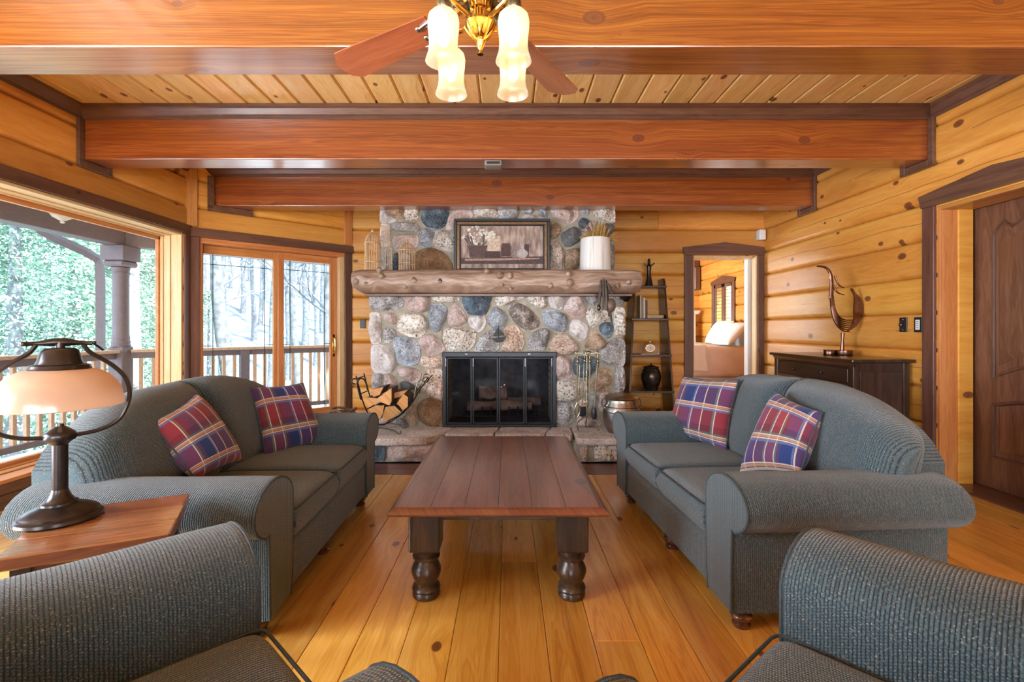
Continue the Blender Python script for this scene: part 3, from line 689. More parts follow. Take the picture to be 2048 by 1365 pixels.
Z4 = (735, 580, 9.75); Z5 = (900, 580, 9.75); Z6 = (1070, 580, 9.75); Z7 = (735, 710, 6.205); Z8 = (1080, 700, 5.935)
U1 = (720, 410, 9.75); U2 = (900, 410, 9.75); U3 = (1090, 410, 9.75)
LOWER = [
 (Z4, 'G', [(50,110),(240,75),(520,95),(700,200),(680,330),(480,400),(330,420),(80,395),(45,260)]),
 (Z4, 'P', [(770,140),(960,85),(1170,110),(1215,230),(1170,400),(1040,440),(830,420),(740,280)]),
 (Z4, 'W', [(1225,90),(1400,60),(1810,60),(1830,150),(1750,230),(1450,255),(1270,190)]),
 (Z4, 'L', [(50,450),(240,450),(270,700),(275,1000),(200,1050),(70,1040),(40,720)]),
 (Z4, 'P', [(310,550),(370,450),(550,450),(555,690),(400,620)]),
 (Z4, 'W', [(640,520),(760,460),(1080,490),(1160,640),(1150,800),(1020,930),(800,900),(620,820),(590,680)]),
 (Z4, 'B', [(1250,280),(1460,280),(1560,380),(1500,620),(1400,800),(1320,830),(1220,740),(1190,450)]),
 (Z4, 'P', [(1650,330),(1720,270),(1880,420),(1940,600),(1820,700),(1600,680),(1550,540)]),
 (Z4, 'G', [(330,760),(400,740),(560,790),(550,920),(420,1045),(330,1020),(310,880)]),
 (Z4, 'B', [(530,960),(600,910),(830,940),(1010,1080),(1020,1300),(960,1450),(760,1480),(600,1430),(560,1250),(510,1050)]),
 (Z4, 'P', [(1020,960),(1160,870),(1280,880),(1420,1000),(1520,1170),(1380,1240),(1200,1285),(1080,1200),(1010,1050)]),
 (Z4, 'W', [(1500,800),(1640,720),(1890,730),(2080,800),(2110,900),(2060,1100),(1900,1200),(1580,1205),(1480,950)]),
 (Z4, 'L', [(75,1090),(250,1070),(430,1110),(540,1250),(545,1500),(440,1620),(90,1610)]),
 (Z4, 'K', [(1035,1320),(1200,1300),(1480,1300),(1480,1480),(1300,1520),(1060,1480)]),
 (Z7, 'P', [(360,200),(440,150),(590,165),(665,230),(640,330),(560,350),(430,290)]),
 (Z7, 'G', [(60,245),(110,228),(190,245),(190,400),(55,420)]),
 (Z7, 'P', [(205,250),(300,245),(365,310),(350,400),(230,430),(205,380)]),
 (Z7, 'C', [(400,350),(470,320),(600,390),(620,430),(430,440)]),
 (Z7, 'K', [(700,240),(780,180),(945,185),(945,560),(880,550),(740,500),(660,400)]),
 (Z7, 'R', [(690,560),(800,540),(945,600),(945,885),(760,890),(640,800),(620,640)]),
 (Z7, 'T', [(500,640),(600,640),(620,870),(540,885),(430,800)]),
 (Z7, 'G', [(380,800),(430,780),(510,850),(520,890),(380,890)]),
 (Z7, 'T', [(60,450),(330,450),(400,560),(250,640),(60,620)]),
 (Z7, 'P', [(60,660),(240,680),(350,780),(340,885),(60,885)]),
 (Z5, 'D', [(270,130),(350,75),(820,70),(800,160),(700,470),(570,490),(380,480),(300,370),(245,220)]),
 (Z5, 'W', [(900,70),(1000,55),(1420,60),(1440,150),(1330,210),(1180,250),(1020,330),(900,290)]),
 (Z5, 'W', [(1470,60),(1760,55),(1880,180),(1880,300),(1790,380),(1650,320),(1500,200)]),
 (Z5, 'L', [(350,620),(400,530),(530,500),(680,540),(710,640),(640,780),(550,830),(430,740)]),
 (Z5, 'B', [(820,400),(880,335),(960,380),(1120,500),(1060,700),(980,800),(900,800),(760,660),(740,590)]),
 (Z5, 'M', [(1140,340),(1200,270),(1340,260),(1500,340),(1650,480),(1740,620),(1690,720),(1490,790),(1280,640),(1180,480)]),
 (Z5, 'G', [(500,1120),(600,900),(760,790),(880,800),(930,900),(960,1205),(490,1205)]),
 (Z5, 'K', [(980,850),(1130,700),(1280,690),(1400,850),(1440,1000),(1400,1190),(1000,1205),(1050,1020)]),
 (Z5, 'G', [(1560,920),(1650,820),(1830,750),(1930,800),(1930,950),(1850,1180),(1520,1190),(1530,1030)]),
 (Z6, 'L', [(240,150),(300,60),(540,55),(570,150),(540,350),(460,390),(330,350),(270,270)]),
 (Z6, 'P', [(640,200),(730,60),(880,55),(980,350),(960,540),(750,550),(590,440),(565,340)]),
 (Z6, 'G', [(960,90),(1050,60),(1230,60),(1250,220),(1180,300),(1050,290),(980,200)]),
 (Z6, 'G', [(1500,70),(1720,55),(1730,290),(1600,330),(1530,200)]),
 (Z6, 'B', [(140,480),(190,400),(480,420),(610,520),(630,650),(560,820),(440,800),(190,690)]),
 (Z6, 'W', [(1000,430),(1080,350),(1440,400),(1440,550),(1150,735),(1060,690),(1000,540)]),
 (Z6, 'W', [(1550,400),(1600,350),(1750,370),(1750,860),(1690,890),(1560,880),(1530,640)]),
 (Z6, 'L', [(680,690),(740,590),(880,590),(1050,740),(980,940),(900,1010),(810,960),(700,870),(665,780)]),
 (Z6, 'D', [(1240,720),(1330,640),(1500,640),(1530,760),(1480,920),(1400,950),(1290,850)]),
 (Z6, 'K', [(280,1110),(390,920),(500,850),(640,900),(800,1050),(840,1160),(700,1250),(520,1260),(400,1220),(290,1190)]),
 (Z6, 'T', [(980,1080),(1060,880),(1130,770),(1230,850),(1380,1000),(1370,1070),(1230,1190),(990,1140)]),
 (Z6, 'G', [(1280,1280),(1330,1130),(1500,960),(1740,950),(1750,1490),(1450,1480),(1300,1400)]),
 (Z8, 'P', [(185,100),(230,65),(350,90),(385,180),(370,350),(290,350),(185,340)]),
 (Z8, 'D', [(400,110),(470,80),(660,90),(700,200),(600,300),(480,330),(410,280)]),
 (Z8, 'T', [(640,380),(700,230),(760,220),(850,270),(860,400),(790,490),(650,500),(590,430)]),
 (Z8, 'G', [(890,220),(920,205),(1005,215),(1005,490),(880,500)]),
 (Z8, 'W', [(188,370),(300,350),(560,370),(540,480),(450,580),(280,610),(188,600)]),
 (Z8, 'G', [(190,640),(280,615),(400,660),(420,800),(330,890),(190,880)]),
 (Z8, 'B', [(580,510),(650,500),(660,640),(590,660)]),
 (Z8, 'P', [(700,520),(830,500),(760,740),(690,700)]),
 (Z8, 'P', [(460,800),(540,740),(680,790),(740,900),(430,905)]),
 (Z8, 'K', [(450,620),(540,560),(560,660),(480,690)]),
 (Z8, 'T', [(860,520),(1005,510),(1005,700),(870,690)]),
 (Z8, 'G', [(790,720),(1005,715),(1005,905),(800,905)]),
]
UPPER = [
 (U1, 'L', [(390,95),(480,110),(560,200),(740,300),(640,350),(395,370)]),
 (U1, 'T', [(500,90),(850,80),(830,250),(760,290),(640,210)]),
 (U1, 'W', [(880,110),(960,85),(1150,85),(1140,270),(1000,300),(850,290)]),
 (U1, 'D', [(1200,170),(1260,90),(1700,80),(1740,220),(1650,400),(1560,470),(1320,430),(1210,320)]),
 (U1, 'G', [(600,400),(760,350),(1060,360),(1170,450),(1110,530),(800,530),(620,480)]),
 (U1, 'P', [(640,680),(720,590),(1100,590),(1150,680),(1100,830),(900,880),(740,920),(660,830)]),
 (U1, 'B', [(1170,520),(1260,450),(1480,460),(1420,750),(1380,840),(1200,830),(1150,740)]),
 (U1, 'W', [(1480,490),(1800,540),(1880,700),(1880,960),(1600,900),(1420,820),(1430,640)]),
 (U1, 'R', [(1130,900),(1400,850),(1650,950),(1790,1150),(1780,1330),(1010,1330),(1010,1100)]),
 (U1, 'L', [(400,400),(560,390),(570,600),(600,800),(400,830)]),
 (U1, 'B', [(395,880),(540,880),(540,1330),(395,1330)]),
 (U1, 'T', [(565,900),(640,900),(635,1330),(560,1330)]),
 (U1, 'D', [(655,960),(750,950),(750,1330),(650,1330)]),
 (U1, 'L', [(775,930),(980,990),(990,1330),(765,1330)]),
 (U2, 'P', [(-90,480),(20,110),(380,80),(450,270),(120,300),(60,490)]),
 (U2, 'W', [(430,100),(560,80),(900,80),(950,250),(500,260),(460,180)]),
 (U2, 'G', [(920,90),(1340,85),(1340,200),(1250,300),(970,290)]),
 (U2, 'G', [(1390,90),(1640,85),(1600,190),(1410,160)]),
 (U2, 'L', [(1380,290),(1450,200),(1650,200),(1700,290)]),
 (U2, 'B', [(1730,90),(1880,85),(1900,260),(1740,220)]),
 (U3, 'P', [(110,110),(200,80),(620,80),(650,200),(600,300),(500,380),(330,330),(200,250)]),
 (U3, 'B', [(700,80),(840,85),(840,200),(720,210)]),
 (U3, 'W', [(920,80),(1360,85),(1360,310),(1320,350),(1000,250),(940,170)]),
 (U3, 'T', [(100,340),(200,330),(320,470),(250,640),(100,660)]),
 (U3, 'C', [(310,560),(560,430),(690,490),(690,700),(500,810),(380,820),(320,690)]),
 (U3, 'D', [(640,360),(720,240),(870,300),(830,450),(700,480)]),
 (U3, 'C', [(1150,370),(1300,360),(1350,450),(1280,620),(1160,620)]),
 (U3, 'K', [(100,700),(230,710),(340,850),(360,1000),(330,1330),(100,1330)]),
 (U3, 'T', [(390,900),(600,840),(680,850),(680,1330),(380,1330)]),
 (U3, 'P', [(850,330),(1120,400),(1130,640),(760,640),(760,520)]),
 (U3, 'G', [(1200,720),(1350,700),(1350,1330),(1210,1330)]),
 (U3, 'T', [(720,690),(1170,690),(1180,1330),(720,1330)]),
]
sd = 0
for (ox, oy, sc_), k, pts in LOWER:
    sd += 1; stone_obj([(P(ox+x/sc_, oy+y/sc_, YF).x, P(ox+x/sc_, oy+y/sc_, YF).z) for x, y in pts], YF, k, .075, sd)
for (ox, oy, sc_), k, pts in UPPER:
    sd += 1; stone_obj([(P(ox+x/sc_, oy+y/sc_, YU).x, P(ox+x/sc_, oy+y/sc_, YU).z) for x, y in pts], YU, k, .075, sd)

# raised hearth: mortar core, face stones, top slabs
hc = MB(); hc.box(-1.32, -.60, 4.30, YF+.02, 0, .155); hc.box(-.62, .62, 4.50, YF+.02, 0, .155); hc.box(.60, 1.36, 4.30, YF+.02, 0, .155)
fpart(hc, 'hearth_core', M['mortar'], smooth=False)
YH = 4.30
def hs(k, x0, x1, z0=.012, z1=.145, Yp=YH):
    global sd; sd += 1; r_ = random.Random(sd*3)
    j = lambda: r_.uniform(-.012, .012)
    stone_obj([(x0+j(), z0), ((x0+x1)/2, z0+j()*.3), (x1+j(), z0), (x1+j(), z1), ((x0+x1)/2, z1), (x0+j(), z1)], Yp, k, .035, sd)
hs('P', -1.31, -1.22); hs('D', -1.20, -1.075); hs('P', -1.04, -.62)
hs('K', .64, .70); hs('W', .76, .98); hs('G', 1.01, 1.14); hs('P', 1.17, 1.34)
hs('P', -.60, -.25, Yp=4.5); hs('G', -.22, .1, Yp=4.5); hs('T', .13, .58, Yp=4.5)
def slab(pts, z0, z1, seed):
    r_ = random.Random(seed); q = chaikin([Vector((x, y, 0)) for x, y in pts], 1, True, .08)
    out = []
    for a, b_ in zip(q, q[1:]+q[:1]):
        nseg = max(1, int((b_-a).length/.035))
        for i in range(nseg): out.append(a.lerp(b_, i/nseg))
    nn = len(out); c = sum(out, Vector())/nn; vs_ = []
    for (s_, z) in ((.97, z0), (1.0, z0+.012), (1.0, z1-.014), (.985, z1-.002)):
        for a in out:
            w = c+(a-c)*s_; d = (a-c).normalized(); w = w+d*noise.noise(Vector((a.x*16, a.y*16, z*30+seed)))*.014
            vs_.append(Vector((w.x, w.y, z)))
    vs_.append(Vector((c.x, c.y, z1)))
    fs_ = [[r*nn+i, r*nn+(i+1) % nn, (r+1)*nn+(i+1) % nn, (r+1)*nn+i] for r in range(3) for i in range(nn)]
    fs_ += [[3*nn+i, 3*nn+(i+1) % nn, 4*nn] for i in range(nn)]+[list(range(nn))[::-1]]
    fpart(MB().add(vs_, fs_), 'hearth_slab', M['slab'], recalc=True, angle=35)
slab([(-1.345, 4.245), (-.72, 4.25), (-.60, 4.46), (-.52, 4.79), (-1.345, 4.79)], .155, ZH, 1)
slab([(-.585, 4.46), (-.14, 4.45), (-.08, 4.79), (-.505, 4.79)], .155, ZH-.002, 2)
slab([(-.125, 4.45), (.32, 4.44), (.42, 4.79), (-.065, 4.79)], .155, ZH, 3)
slab([(.335, 4.44), (.585, 4.43), (.60, 4.79), (.435, 4.79)], .155, ZH-.003, 4)
slab([(.60, 4.27), (.66, 4.245), (1.38, 4.25), (1.38, 4.79), (.615, 4.79)], .155, ZH, 5)

# mantel: half log with a flat top, knots
mz0, mz1 = P(0, 587, 4.62).z, P(0, 538, 4.62).z
mx0, mx1 = P(702, 0, 4.62).x, P(1284, 0, 4.62).x
def mant(u, v):
    x = mx0+(mx1-mx0)*u
    e = min(u, 1-u)*(mx1-mx0); sh = min(1, e/.07)
    lowcut = .055*max(0, 1-u*(mx1-mx0)/.10)+.02*max(0, 1-(1-u)*(mx1-mx0)/.06)
    zz0 = mz0+lowcut+.008*noise.noise(Vector((x*3, 1, 0))); zz1 = mz1+.010*noise.noise(Vector((x*2.2, 5, 0)))-.012*(1-sh)
    # section path: back bottom -> front -> back top
    secs = [(YF+.03, 0.0), (4.68, 0.0), (4.645, .06), (4.605, .30), (4.60, .55), (4.615, .82), (4.64, .95), (4.68, 1.0), (4.95, 1.0), (YU+.01, 1.0)]
    f = v*(len(secs)-1); i = min(int(f), len(secs)-2); t_ = f-i
    y = secs[i][0]*(1-t_)+secs[i+1][0]*t_; zz = secs[i][1]*(1-t_)+secs[i+1][1]*t_
    fr_ = max(0, 1-abs(y-4.62)/.08)
    y -= fr_*(.022*noise.noise(Vector((x*5, zz*2, 2)))+.010*noise.noise(Vector((x*16, zz*5, 7)))) - .03*(1-sh)*fr_
    return (x, y, zz0+(zz1-zz0)*zz)
mm = MB(); mm.surf(mant, 110, 30)
for u in (0, 1):
    ring = [Vector(mant(u, j/29)) for j in range(30)]; mm.add(ring, [list(range(30)) if u == 1 else list(range(30))[::-1]])
mant_o = fpart(mm, 'mantel', M['mantel'], fix=.0005, angle=60)
mant_o['label'] = 'weathered log mantel with knots'
for (px, py, r) in ((758, 540, .028), (762, 552, .030), (828, 562, .034), (810, 574, .02), (880, 562, .022), (974, 543, .03), (1000, 552, .036), (1020, 552, .034), (1004, 570, .02), (1021, 578, .016), (1140, 566, .040), (1137, 548, .03), (1102, 572, .026), (1258, 565, .026), (712, 562, .03), (1235, 570, .03)):
    c = P(px, py, 4.60)
    k_ = MB(); k_.sphere((c.x, 4.607, c.z), r, r*.9, r*1.05, 10, 7)
    for i, v in enumerate(k_.v): k_.v[i] = v+Vector((noise.noise(v*30), noise.noise(v*30+Vector((9, 0, 0)))*.6, noise.noise(v*30+Vector((0, 9, 0)))))*.008
    fpart(k_, 'knot', M['mantel'], mant_o)
ld = MB().box(lx0-.02, lx1+.04, 4.66, YF+.03, mz0-.025, mz0-.002, .004); fpart(ld, 'mantel_ledge', M['trim_x'], smooth=False)
br = MB().prism([(YF-.01, mz0-.026), (4.66, mz0-.026), (YF-.01, mz0-.07)], 'x', lx1-.06, lx1+.03); fpart(br, 'mantel_bracket', M['iron'], smooth=False)

# glass fire doors
fd_y = YF-.035
fdo = MB(); fdo.box(fx0-.01, fx1+.01, fd_y-.02, YF+.02, fz1-.045, fz1+.006, .006); fdo.box(fx0-.01, fx1+.01, fd_y-.02, YF+.02, ZH+.001, ZH+.028, .006)
fdo.box(fx0-.01, fx0+.03, fd_y-.02, YF+.02, ZH+.02, fz1-.03, .006); fdo.box(fx1-.03, fx1+.01, fd_y-.02, YF+.02, ZH+.02, fz1-.03, .006)
fdp = fpart(fdo, 'fire_door_frame', M['screen_frame'], smooth=False)
xs = [P(q, 0, fd_y).x for q in (893, 944.5, 997, 1050, 1105)]
for i in range(4):
    a, b_ = xs[i]+.002, xs[i+1]-.002; f_ = MB()
    f_.box(a, a+.016, fd_y-.008, fd_y+.014, ZH+.03, fz1-.048, .004); f_.box(b_-.016, b_, fd_y-.008, fd_y+.014, ZH+.03, fz1-.048, .004)
    f_.box(a, b_, fd_y-.008, fd_y+.014, ZH+.03, ZH+.044, .003); f_.box(a, b_, fd_y-.008, fd_y+.014, fz1-.062, fz1-.048, .003)
    fpart(f_, 'fire_door_leaf', M['screen_frame'], fdp, smooth=False)
    fpart(MB().box(a+.014, b_-.014, fd_y+.002, fd_y+.006, ZH+.04, fz1-.055), 'pane', M['smoked'], fdp, smooth=False)
for px, py in ((1003, 774), (1009, 770)):
    c = P(px, py, fd_y); fpart(MB().sphere((c.x, fd_y-.022, c.z), .011, n=10, m=8).tube([(c.x, fd_y-.02, c.z), (c.x, fd_y, c.z)], .005, 6), 'knob', M['chrome'], fdp)
for px in (933, 1058):
    c = P(px, 708, fd_y); fpart(MB().box(c.x-.013, c.x+.013, fd_y-.028, fd_y-.02, c.z-.008, c.z+.004, .002), 'catch', M['pewter'], fdp)
for px in (892.5, 947, 1050.5, 1103.5):
    c = P(px, 725, fd_y); fpart(MB().tube([(c.x, fd_y-.022, c.z-.04), (c.x, fd_y-.022, c.z+.04)], .005, 6), 'hinge', M['chrome'], fdp)

# grate and logs in the firebox
gr = thing('fire_grate', 'black iron grate holding logs inside the firebox', 'grate', (-.08, 5.06, ZH+.004))
g = MB(); gx0, gx1 = -.36, .36
for k in range(9):
    x = gx0+(gx1-gx0)*k/8; g.tube([(x, -.14, .17), (x, -.14, .08), (x, .12, .08)], .009, 6)
for y in (-.12, .10): g.tube([(gx0-.03, y, .07), (gx1+.03, y, .07)], .011, 6)
g.build('bars', M['iron'], gr)
for x in (gx0+.04, gx1-.04):
    for y in (-.12, .10): MB().tube([(x, y, .0), (x, y, .07)], .011, 6).build('leg', M['iron'], gr)
M['charred'] = plain('charred_log', (.20, .13, .10), .9, noise_amt=.6, noise_scale=9, bmp=.8)
def fire_log(c0, c1, r, label, seed):
    c0, c1 = Vector(c0), Vector(c1); m = MB(); nn = 12
    pts = [c0.lerp(c1, i/7) for i in range(8)]; m.tube(pts, [r*(.92+.1*math.sin(i*1.7+seed)) for i in range(8)], nn)
    for i, v in enumerate(m.v): m.v[i] = v+Vector((0, noise.noise(v*9+Vector((seed, 0, 0))), noise.noise(v*9+Vector((0, seed, 0)))))*.02
    solo(m, 'fire_log', M['charred'], label, 'log', 'logs on the fire grate', angle=50)
zb = ZH+.10
fire_log((-.42, 5.04, zb+.062), (.24, 5.08, zb+.062), .055, 'long front log lying on the fire grate', 1)
fire_log((.00, 5.17, zb+.075), (.34, 5.20, zb+.09), .05, 'short charred log at the right of the fire grate', 2)
fire_log((-.30, 5.06, zb+.19), (-.02, 5.10, zb+.195), .075, 'thick log resting on top of the other fire logs', 3)

# sailing boat damper ornament on the stones
bo = P(998, 677, 4.70); m = MB()
m.prism([(-.045, 0), (.075, .022), (.06, .012), (.035, -.035), (-.03, -.04), (-.07, .0)], 'y', -.012, .012)
m.prism([(-.058, .02), (-.008, .02), (-.008, .10), (-.014, .10)], 'y', -.004, .004); m.prism([(.002, .02), (.05, .03), (.045, .05), (.004, .09)], 'y', -.004, .004)
m.tube([(-.003, 0, 0), (-.003, 0, .12)], .004, 6); m.tube([(-.0, .0, 0), (0, .06, 0)], .008, 6)
m.v = [v+Vector((bo.x, bo.y, bo.z)) for v in m.v]
solo(m, 'boat_ornament', M['iron'], 'small dark iron sailing boat ornament fixed to the fireplace stones', 'ornament', recalc=True)
# ------------------------------------------------------------------ upholstery
def pillow_surf(mb, fn, T, nu=22, nv=22, pu=6.0, pv=6.0, uv=False):
    """closed cushion: fn(u,v) -> (centre point, normal); half thickness T bulges in the middle"""
    def sp(t): return .5-.5*math.cos(PI*t)
    for sgn in (1, -1):
        def f(u, v):
            uu, vv = sp(u), sp(v); c, n_ = fn(uu, vv)
            h = T*math.sqrt(max(0, 1-abs(2*uu-1)**pu)*max(0, 1-abs(2*vv-1)**pv))
            return Vector(c)+Vector(n_)*h*sgn
        mb.surf(f, nu, nv, uv=False)
        if uv:
            b = len(mb.v)-nu*nv
            for i in range(nu):
                for j in range(nv): mb.uv[b+i*nv+j] = (sp(i/(nu-1)), sp(j/(nv-1)))
        if sgn == -1: 
            k = (nu-1)*(nv-1)
            for q in range(len(mb.f)-k, len(mb.f)): mb.f[q] = mb.f[q][::-1]
    return mb

FOOT = [(.030, 0), (.036, .008), (.036, .016), (.026, .022), (.040, .034), (.046, .048), (.040, .060), (.028, .066), (.044, .074), (.044, .092)]
def seat_furniture(name, label, cat, loc, rz, xi, ncush, armz, seatz=.44, backz=.90, hd=.46, group=None):
    t = thing(name, label, cat, loc, rz, group)
    xo = xi+.20
    # base
    MB().box(-xo+.01, xo-.01, -hd+.02, hd-.02, .088, .30, .03, 4).build('base', M['fab_x'], t, angle=12)
    # arms
    for s in (-1, 1):
        cx, cz, rx, rz_ = xi+.155, armz-.105, .162, .105
        pr = [(xi+.012, .088), (xi-.002, .20), (xi-.006, cz-.03)]
        for i in range(17):
            a = math.radians(188-i*(188+62)/16); pr.append((cx+rx*math.cos(a), cz+rz_*math.sin(a)))
        pr += [(xo+.004, cz-rz_*.84), (xo, .26), (xo-.004, .088)]
        pr = [(s*p[0], p[1]) for p in pr]
        npz = len(pr); c2 = Vector((sum(p[0] for p in pr)/npz, sum(p[1] for p in pr)/npz))
        m = MB(); ysec = [(-hd+.006, .97), (-hd+.012, .995), (-hd+.03, 1.0)]+[(-hd+.03+(2*hd-.10)*i/10, 1.0+.006*math.sin(i*1.3)) for i in range(1, 11)]+[(hd-.045, .96)]
        vs_ = [Vector((c2.x+(p[0]-c2.x)*k, y, c2.y+(p[1]-c2.y)*k)) for y, k in ysec for p in pr]
        fs_ = [[r*npz+i, r*npz+(i+1) % npz, (r+1)*npz+(i+1) % npz, (r+1)*npz+i] for r in range(len(ysec)-1) for i in range(npz)]
        fs_ += [list(range(npz))[::-1], [(len(ysec)-1)*npz+i for i in range(npz)]]
        m.add(vs_, fs_); arm = m.build('arm', [M['fab_y'], M['fab_x']], t, recalc=True, angle=50)
        for pg in arm.data.polygons: pg.material_index = 1 if pg.normal.y < -.8 else 0
        MB().tube([(c2.x+(p[0]-c2.x)*.985, -hd+.008, c2.y+(p[1]-c2.y)*.985) for p in pr], .0048, 6, closed=False).build('piping', M['piping'], arm)
    # back panel
    def ztop(x): 
        q = min(1, abs(x)/(xo+.02)); return armz-.02+(backz-armz+.02)*(max(0, 1-q**3.0))**.45
    m = MB(); nx = 31; xq = xo-.045; outl = [(-xq+2*xq*i/(nx-1)) for i in range(nx)]
    poly = [(x, ztop(x*(xo+.0)/xq)-.05) for x in outl]; poly = [(-xq, .088), (xq, .088)]+poly[::-1]
    m.prism(poly, 'y', hd-.15, hd-.01); m.build('back_panel', M['fab_x'], t, angle=45)
    # back cushions
    w = 2*xo/ncush
    for k in range(ncush):
        x0, x1 = -xo+.006+w*k, -xo-.006+w*(k+1)
        def f(u, v, x0=x0, x1=x1):
            x = x0+(x1-x0)*u; zb = seatz-.06; zt = ztop(x)+.004*math.sin(x*9)
            z = zb+(zt-zb)*v
            y = .19+.15*(z-.4)/.5+.03*max(0, (v-.8)/.2)**2
            return (x, y, z), Vector((0, 1, -.28)).normalized()
        m = MB(); pillow_surf(m, f, .125, 30, 26, 7, 5); m.build('back_cushion', M['fab_x'], t, fix=.0004, angle=80)
    # seat cushions
    w = 2*xi/ncush
    for k in range(ncush):
        x0, x1 = -xi+.004+w*k, -xi-.004+w*(k+1); y0, y1 = -hd-.005, .16; zc, T = seatz-.075, .078
        def f(u, v):
            x = x0+(x1-x0)*u; y = y0+(y1-y0)*v
            return (x, y, zc+.010*math.sin(PI*u)*math.sin(PI*v)), Vector((0, 0, 1))
        m = MB(); pillow_surf(m, f, T, 26, 26, 14, 14); sc = m.build('seat_cushion', M['fab_x'], t, fix=.0004, angle=80)
        lp = [(x0+.012, y1), (x0+.006, y0+.03), (x0+.016, y0+.012), (x0+.035, y0+.006), (x1-.035, y0+.006), (x1-.016, y0+.012), (x1-.006, y0+.03), (x1-.012, y1)]
        MB().tube([(p[0], p[1], zc+T*.76) for p in lp], .0042, 6).build('piping', M['piping'], sc)
    for x in (-xo+.07, xo-.07)+((0,) if ncush > 1 else ()):
        for y in (-hd+.085, hd-.07):
            if x == 0 and y > 0: continue
            MB().lathe([(r*.95, z) for r, z in FOOT], 18, (x, y, 0)).build('foot', M['foot'], t)
    return t
rad = math.radians
seat_furniture('loveseat', 'blue-grey tweed two-seat sofa with its back to the big window', 'sofa', (-1.345, 2.555, 0), rad(91.1), .56, 2, .605, group='matching tweed sofas')
seat_furniture('loveseat', 'blue-grey tweed two-seat sofa in front of the dark cabinet', 'sofa', (1.25, 2.64, 0), rad(-86.5), .56, 2, .605, group='matching tweed sofas')
seat_furniture('armchair', 'blue-grey tweed armchair in the foreground beside the lamp table', 'armchair', (-.748, .70, 0), rad(135.2), .255, 1, .645, .455, .92, group='foreground armchairs')
seat_furniture('armchair', 'blue-grey tweed armchair in the foreground before the right-hand sofa', 'armchair', (.735, .650, 0), rad(-139.5), .285, 1, .645, .455, .92, group='foreground armchairs')

# plaid pillows
def plaid(name, off):
    m, nt, b = mat(name); L = nt.links.new
    tc = N(nt, 'ShaderNodeTexCoord'); sep = N(nt, 'ShaderNodeSeparateXYZ'); L(tc.outputs['UV'], sep.inputs[0])
    red, blue, pur, mar = (.30, .055, .070), (.025, .045, .16), (.14, .045, .13), (.16, .030, .045)
    def block(t, o):
        f = mth(nt, 'FRACT', mth(nt, 'MULTIPLY_ADD', t, 1.25, o))
        return f
    fu = block(sep.outputs[0], off[0]); fv = block(sep.outputs[1], off[1])
    cu = ramp(nt, fu, [(0, mar), (.24, red), (.46, mar), (.56, blue), (.80, pur)], 'CONSTANT')
    cv = ramp(nt, fv, [(0, red), (.26, blue), (.34, blue), (.50, blue), (.60, mar), (.86, red)], 'CONSTANT')
    col = mix(nt, .52, cu, cv)
    hs_ = N(nt, 'ShaderNodeHueSaturation', i_Saturation=1.1, i_Value=.85); L(col, hs_.inputs['Color']); col = hs_.outputs[0]
    cream, green, tan, bl2 = (.62, .52, .42), (.06, .16, .14), (.50, .30, .17), (.10, .16, .34)
    def stripes(f, lst):
        nonlocal col
        for p0, w_, c, a in lst:
            q = mth(nt, 'MULTIPLY', mth(nt, 'LESS_THAN', mth(nt, 'ABSOLUTE', mth(nt, 'SUBTRACT', f, p0)), w_), a)
            col = mix(nt, q, col, c)
    stripes(fu, [(.24, .016, green, .7), (.27, .009, cream, .85), (.46, .009, cream, .85), (.49, .014, green, .6), (.80, .010, cream, .8), (.77, .012, bl2, .7), (.02, .010, cream, .85)])
    stripes(fv, [(.16, .02, bl2, .75), (.19, .009, cream, .9), (.225, .016, tan, .7), (.255, .008, cream, .9), (.60, .02, bl2, .7), (.635, .010, cream, .9), (.67, .015, tan, .7), (.70, .010, cream, .9), (.73, .016, green, .6)])
    ns = N(nt, 'ShaderNodeTexNoise', i_Scale=150.0, i_Detail=3.0); L(tc.outputs['UV'], ns.inputs['Vector'])
    col = mix(nt, .5, col, ramp(nt, ns.outputs[0], [(.3, .55), (.7, 1.0)]), 'MULTIPLY')
    L(col, b.inputs['Base Color']); b.inputs['Roughness'].default_value = .9; b.inputs['Sheen Weight'].default_value = .15
    wv = mth(nt, 'SINE', mth(nt, 'MULTIPLY', sep.outputs[0], 300)); bump(nt, b, ns.outputs[0], .35, .004); return m
def throw_pillow(corners, T, label, off, nrm_dir):
    a, b_, c, d = [Vector(q) for q in corners]     # top-left, top-right, bottom-right, bottom-left
    ctr = (a+b_+c+d)/4; n_ = ((b_-a).cross(d-a)).normalized()
    if n_.dot(Vector(nrm_dir)) < 0: n_ = -n_
    base = Vector((ctr.x, ctr.y, min(q.z for q in (a, b_, c, d))))
    def f(u, v):
        p = a.lerp(b_, u).lerp(d.lerp(c, u), 1-v)
        # corners poke out a little, sides draw in
        k = 1-.07*(math.sin(PI*u)*(abs(2*v-1)**3)+math.sin(PI*v)*(abs(2*u-1)**3))
        return ctr+(p-ctr)*k-base, n_
    m = MB(); pillow_surf(m, f, T, 26, 26, 3.2, 3.2, uv=True)
    t = thing('throw_pillow', label, 'pillow', base, 0, 'plaid throw pillows')
    m.build('cover', plaid('plaid_%d' % int(off[0]*100), off), t, angle=80)
    lp = [f(u, 0)[0] for u in [i/12 for i in range(13)]]+[f(1, i/12)[0] for i in range(1, 13)]+[f(1-i/12, 1)[0] for i in range(1, 13)]+[f(0, 1-i/12)[0] for i in range(1, 12)]
    MB().tube(lp, .0045, 6, closed=True).build('seam_piping', M['piping'], t)
    return t
throw_pillow([P(498, 775, 2.93), P(606, 767, 3.14), P(653, 882, 3.22), P(531, 914, 2.82)], .075, 'plaid pillow standing upright at the far end of the window-side sofa', (.10, .30), (1, -1, .5))
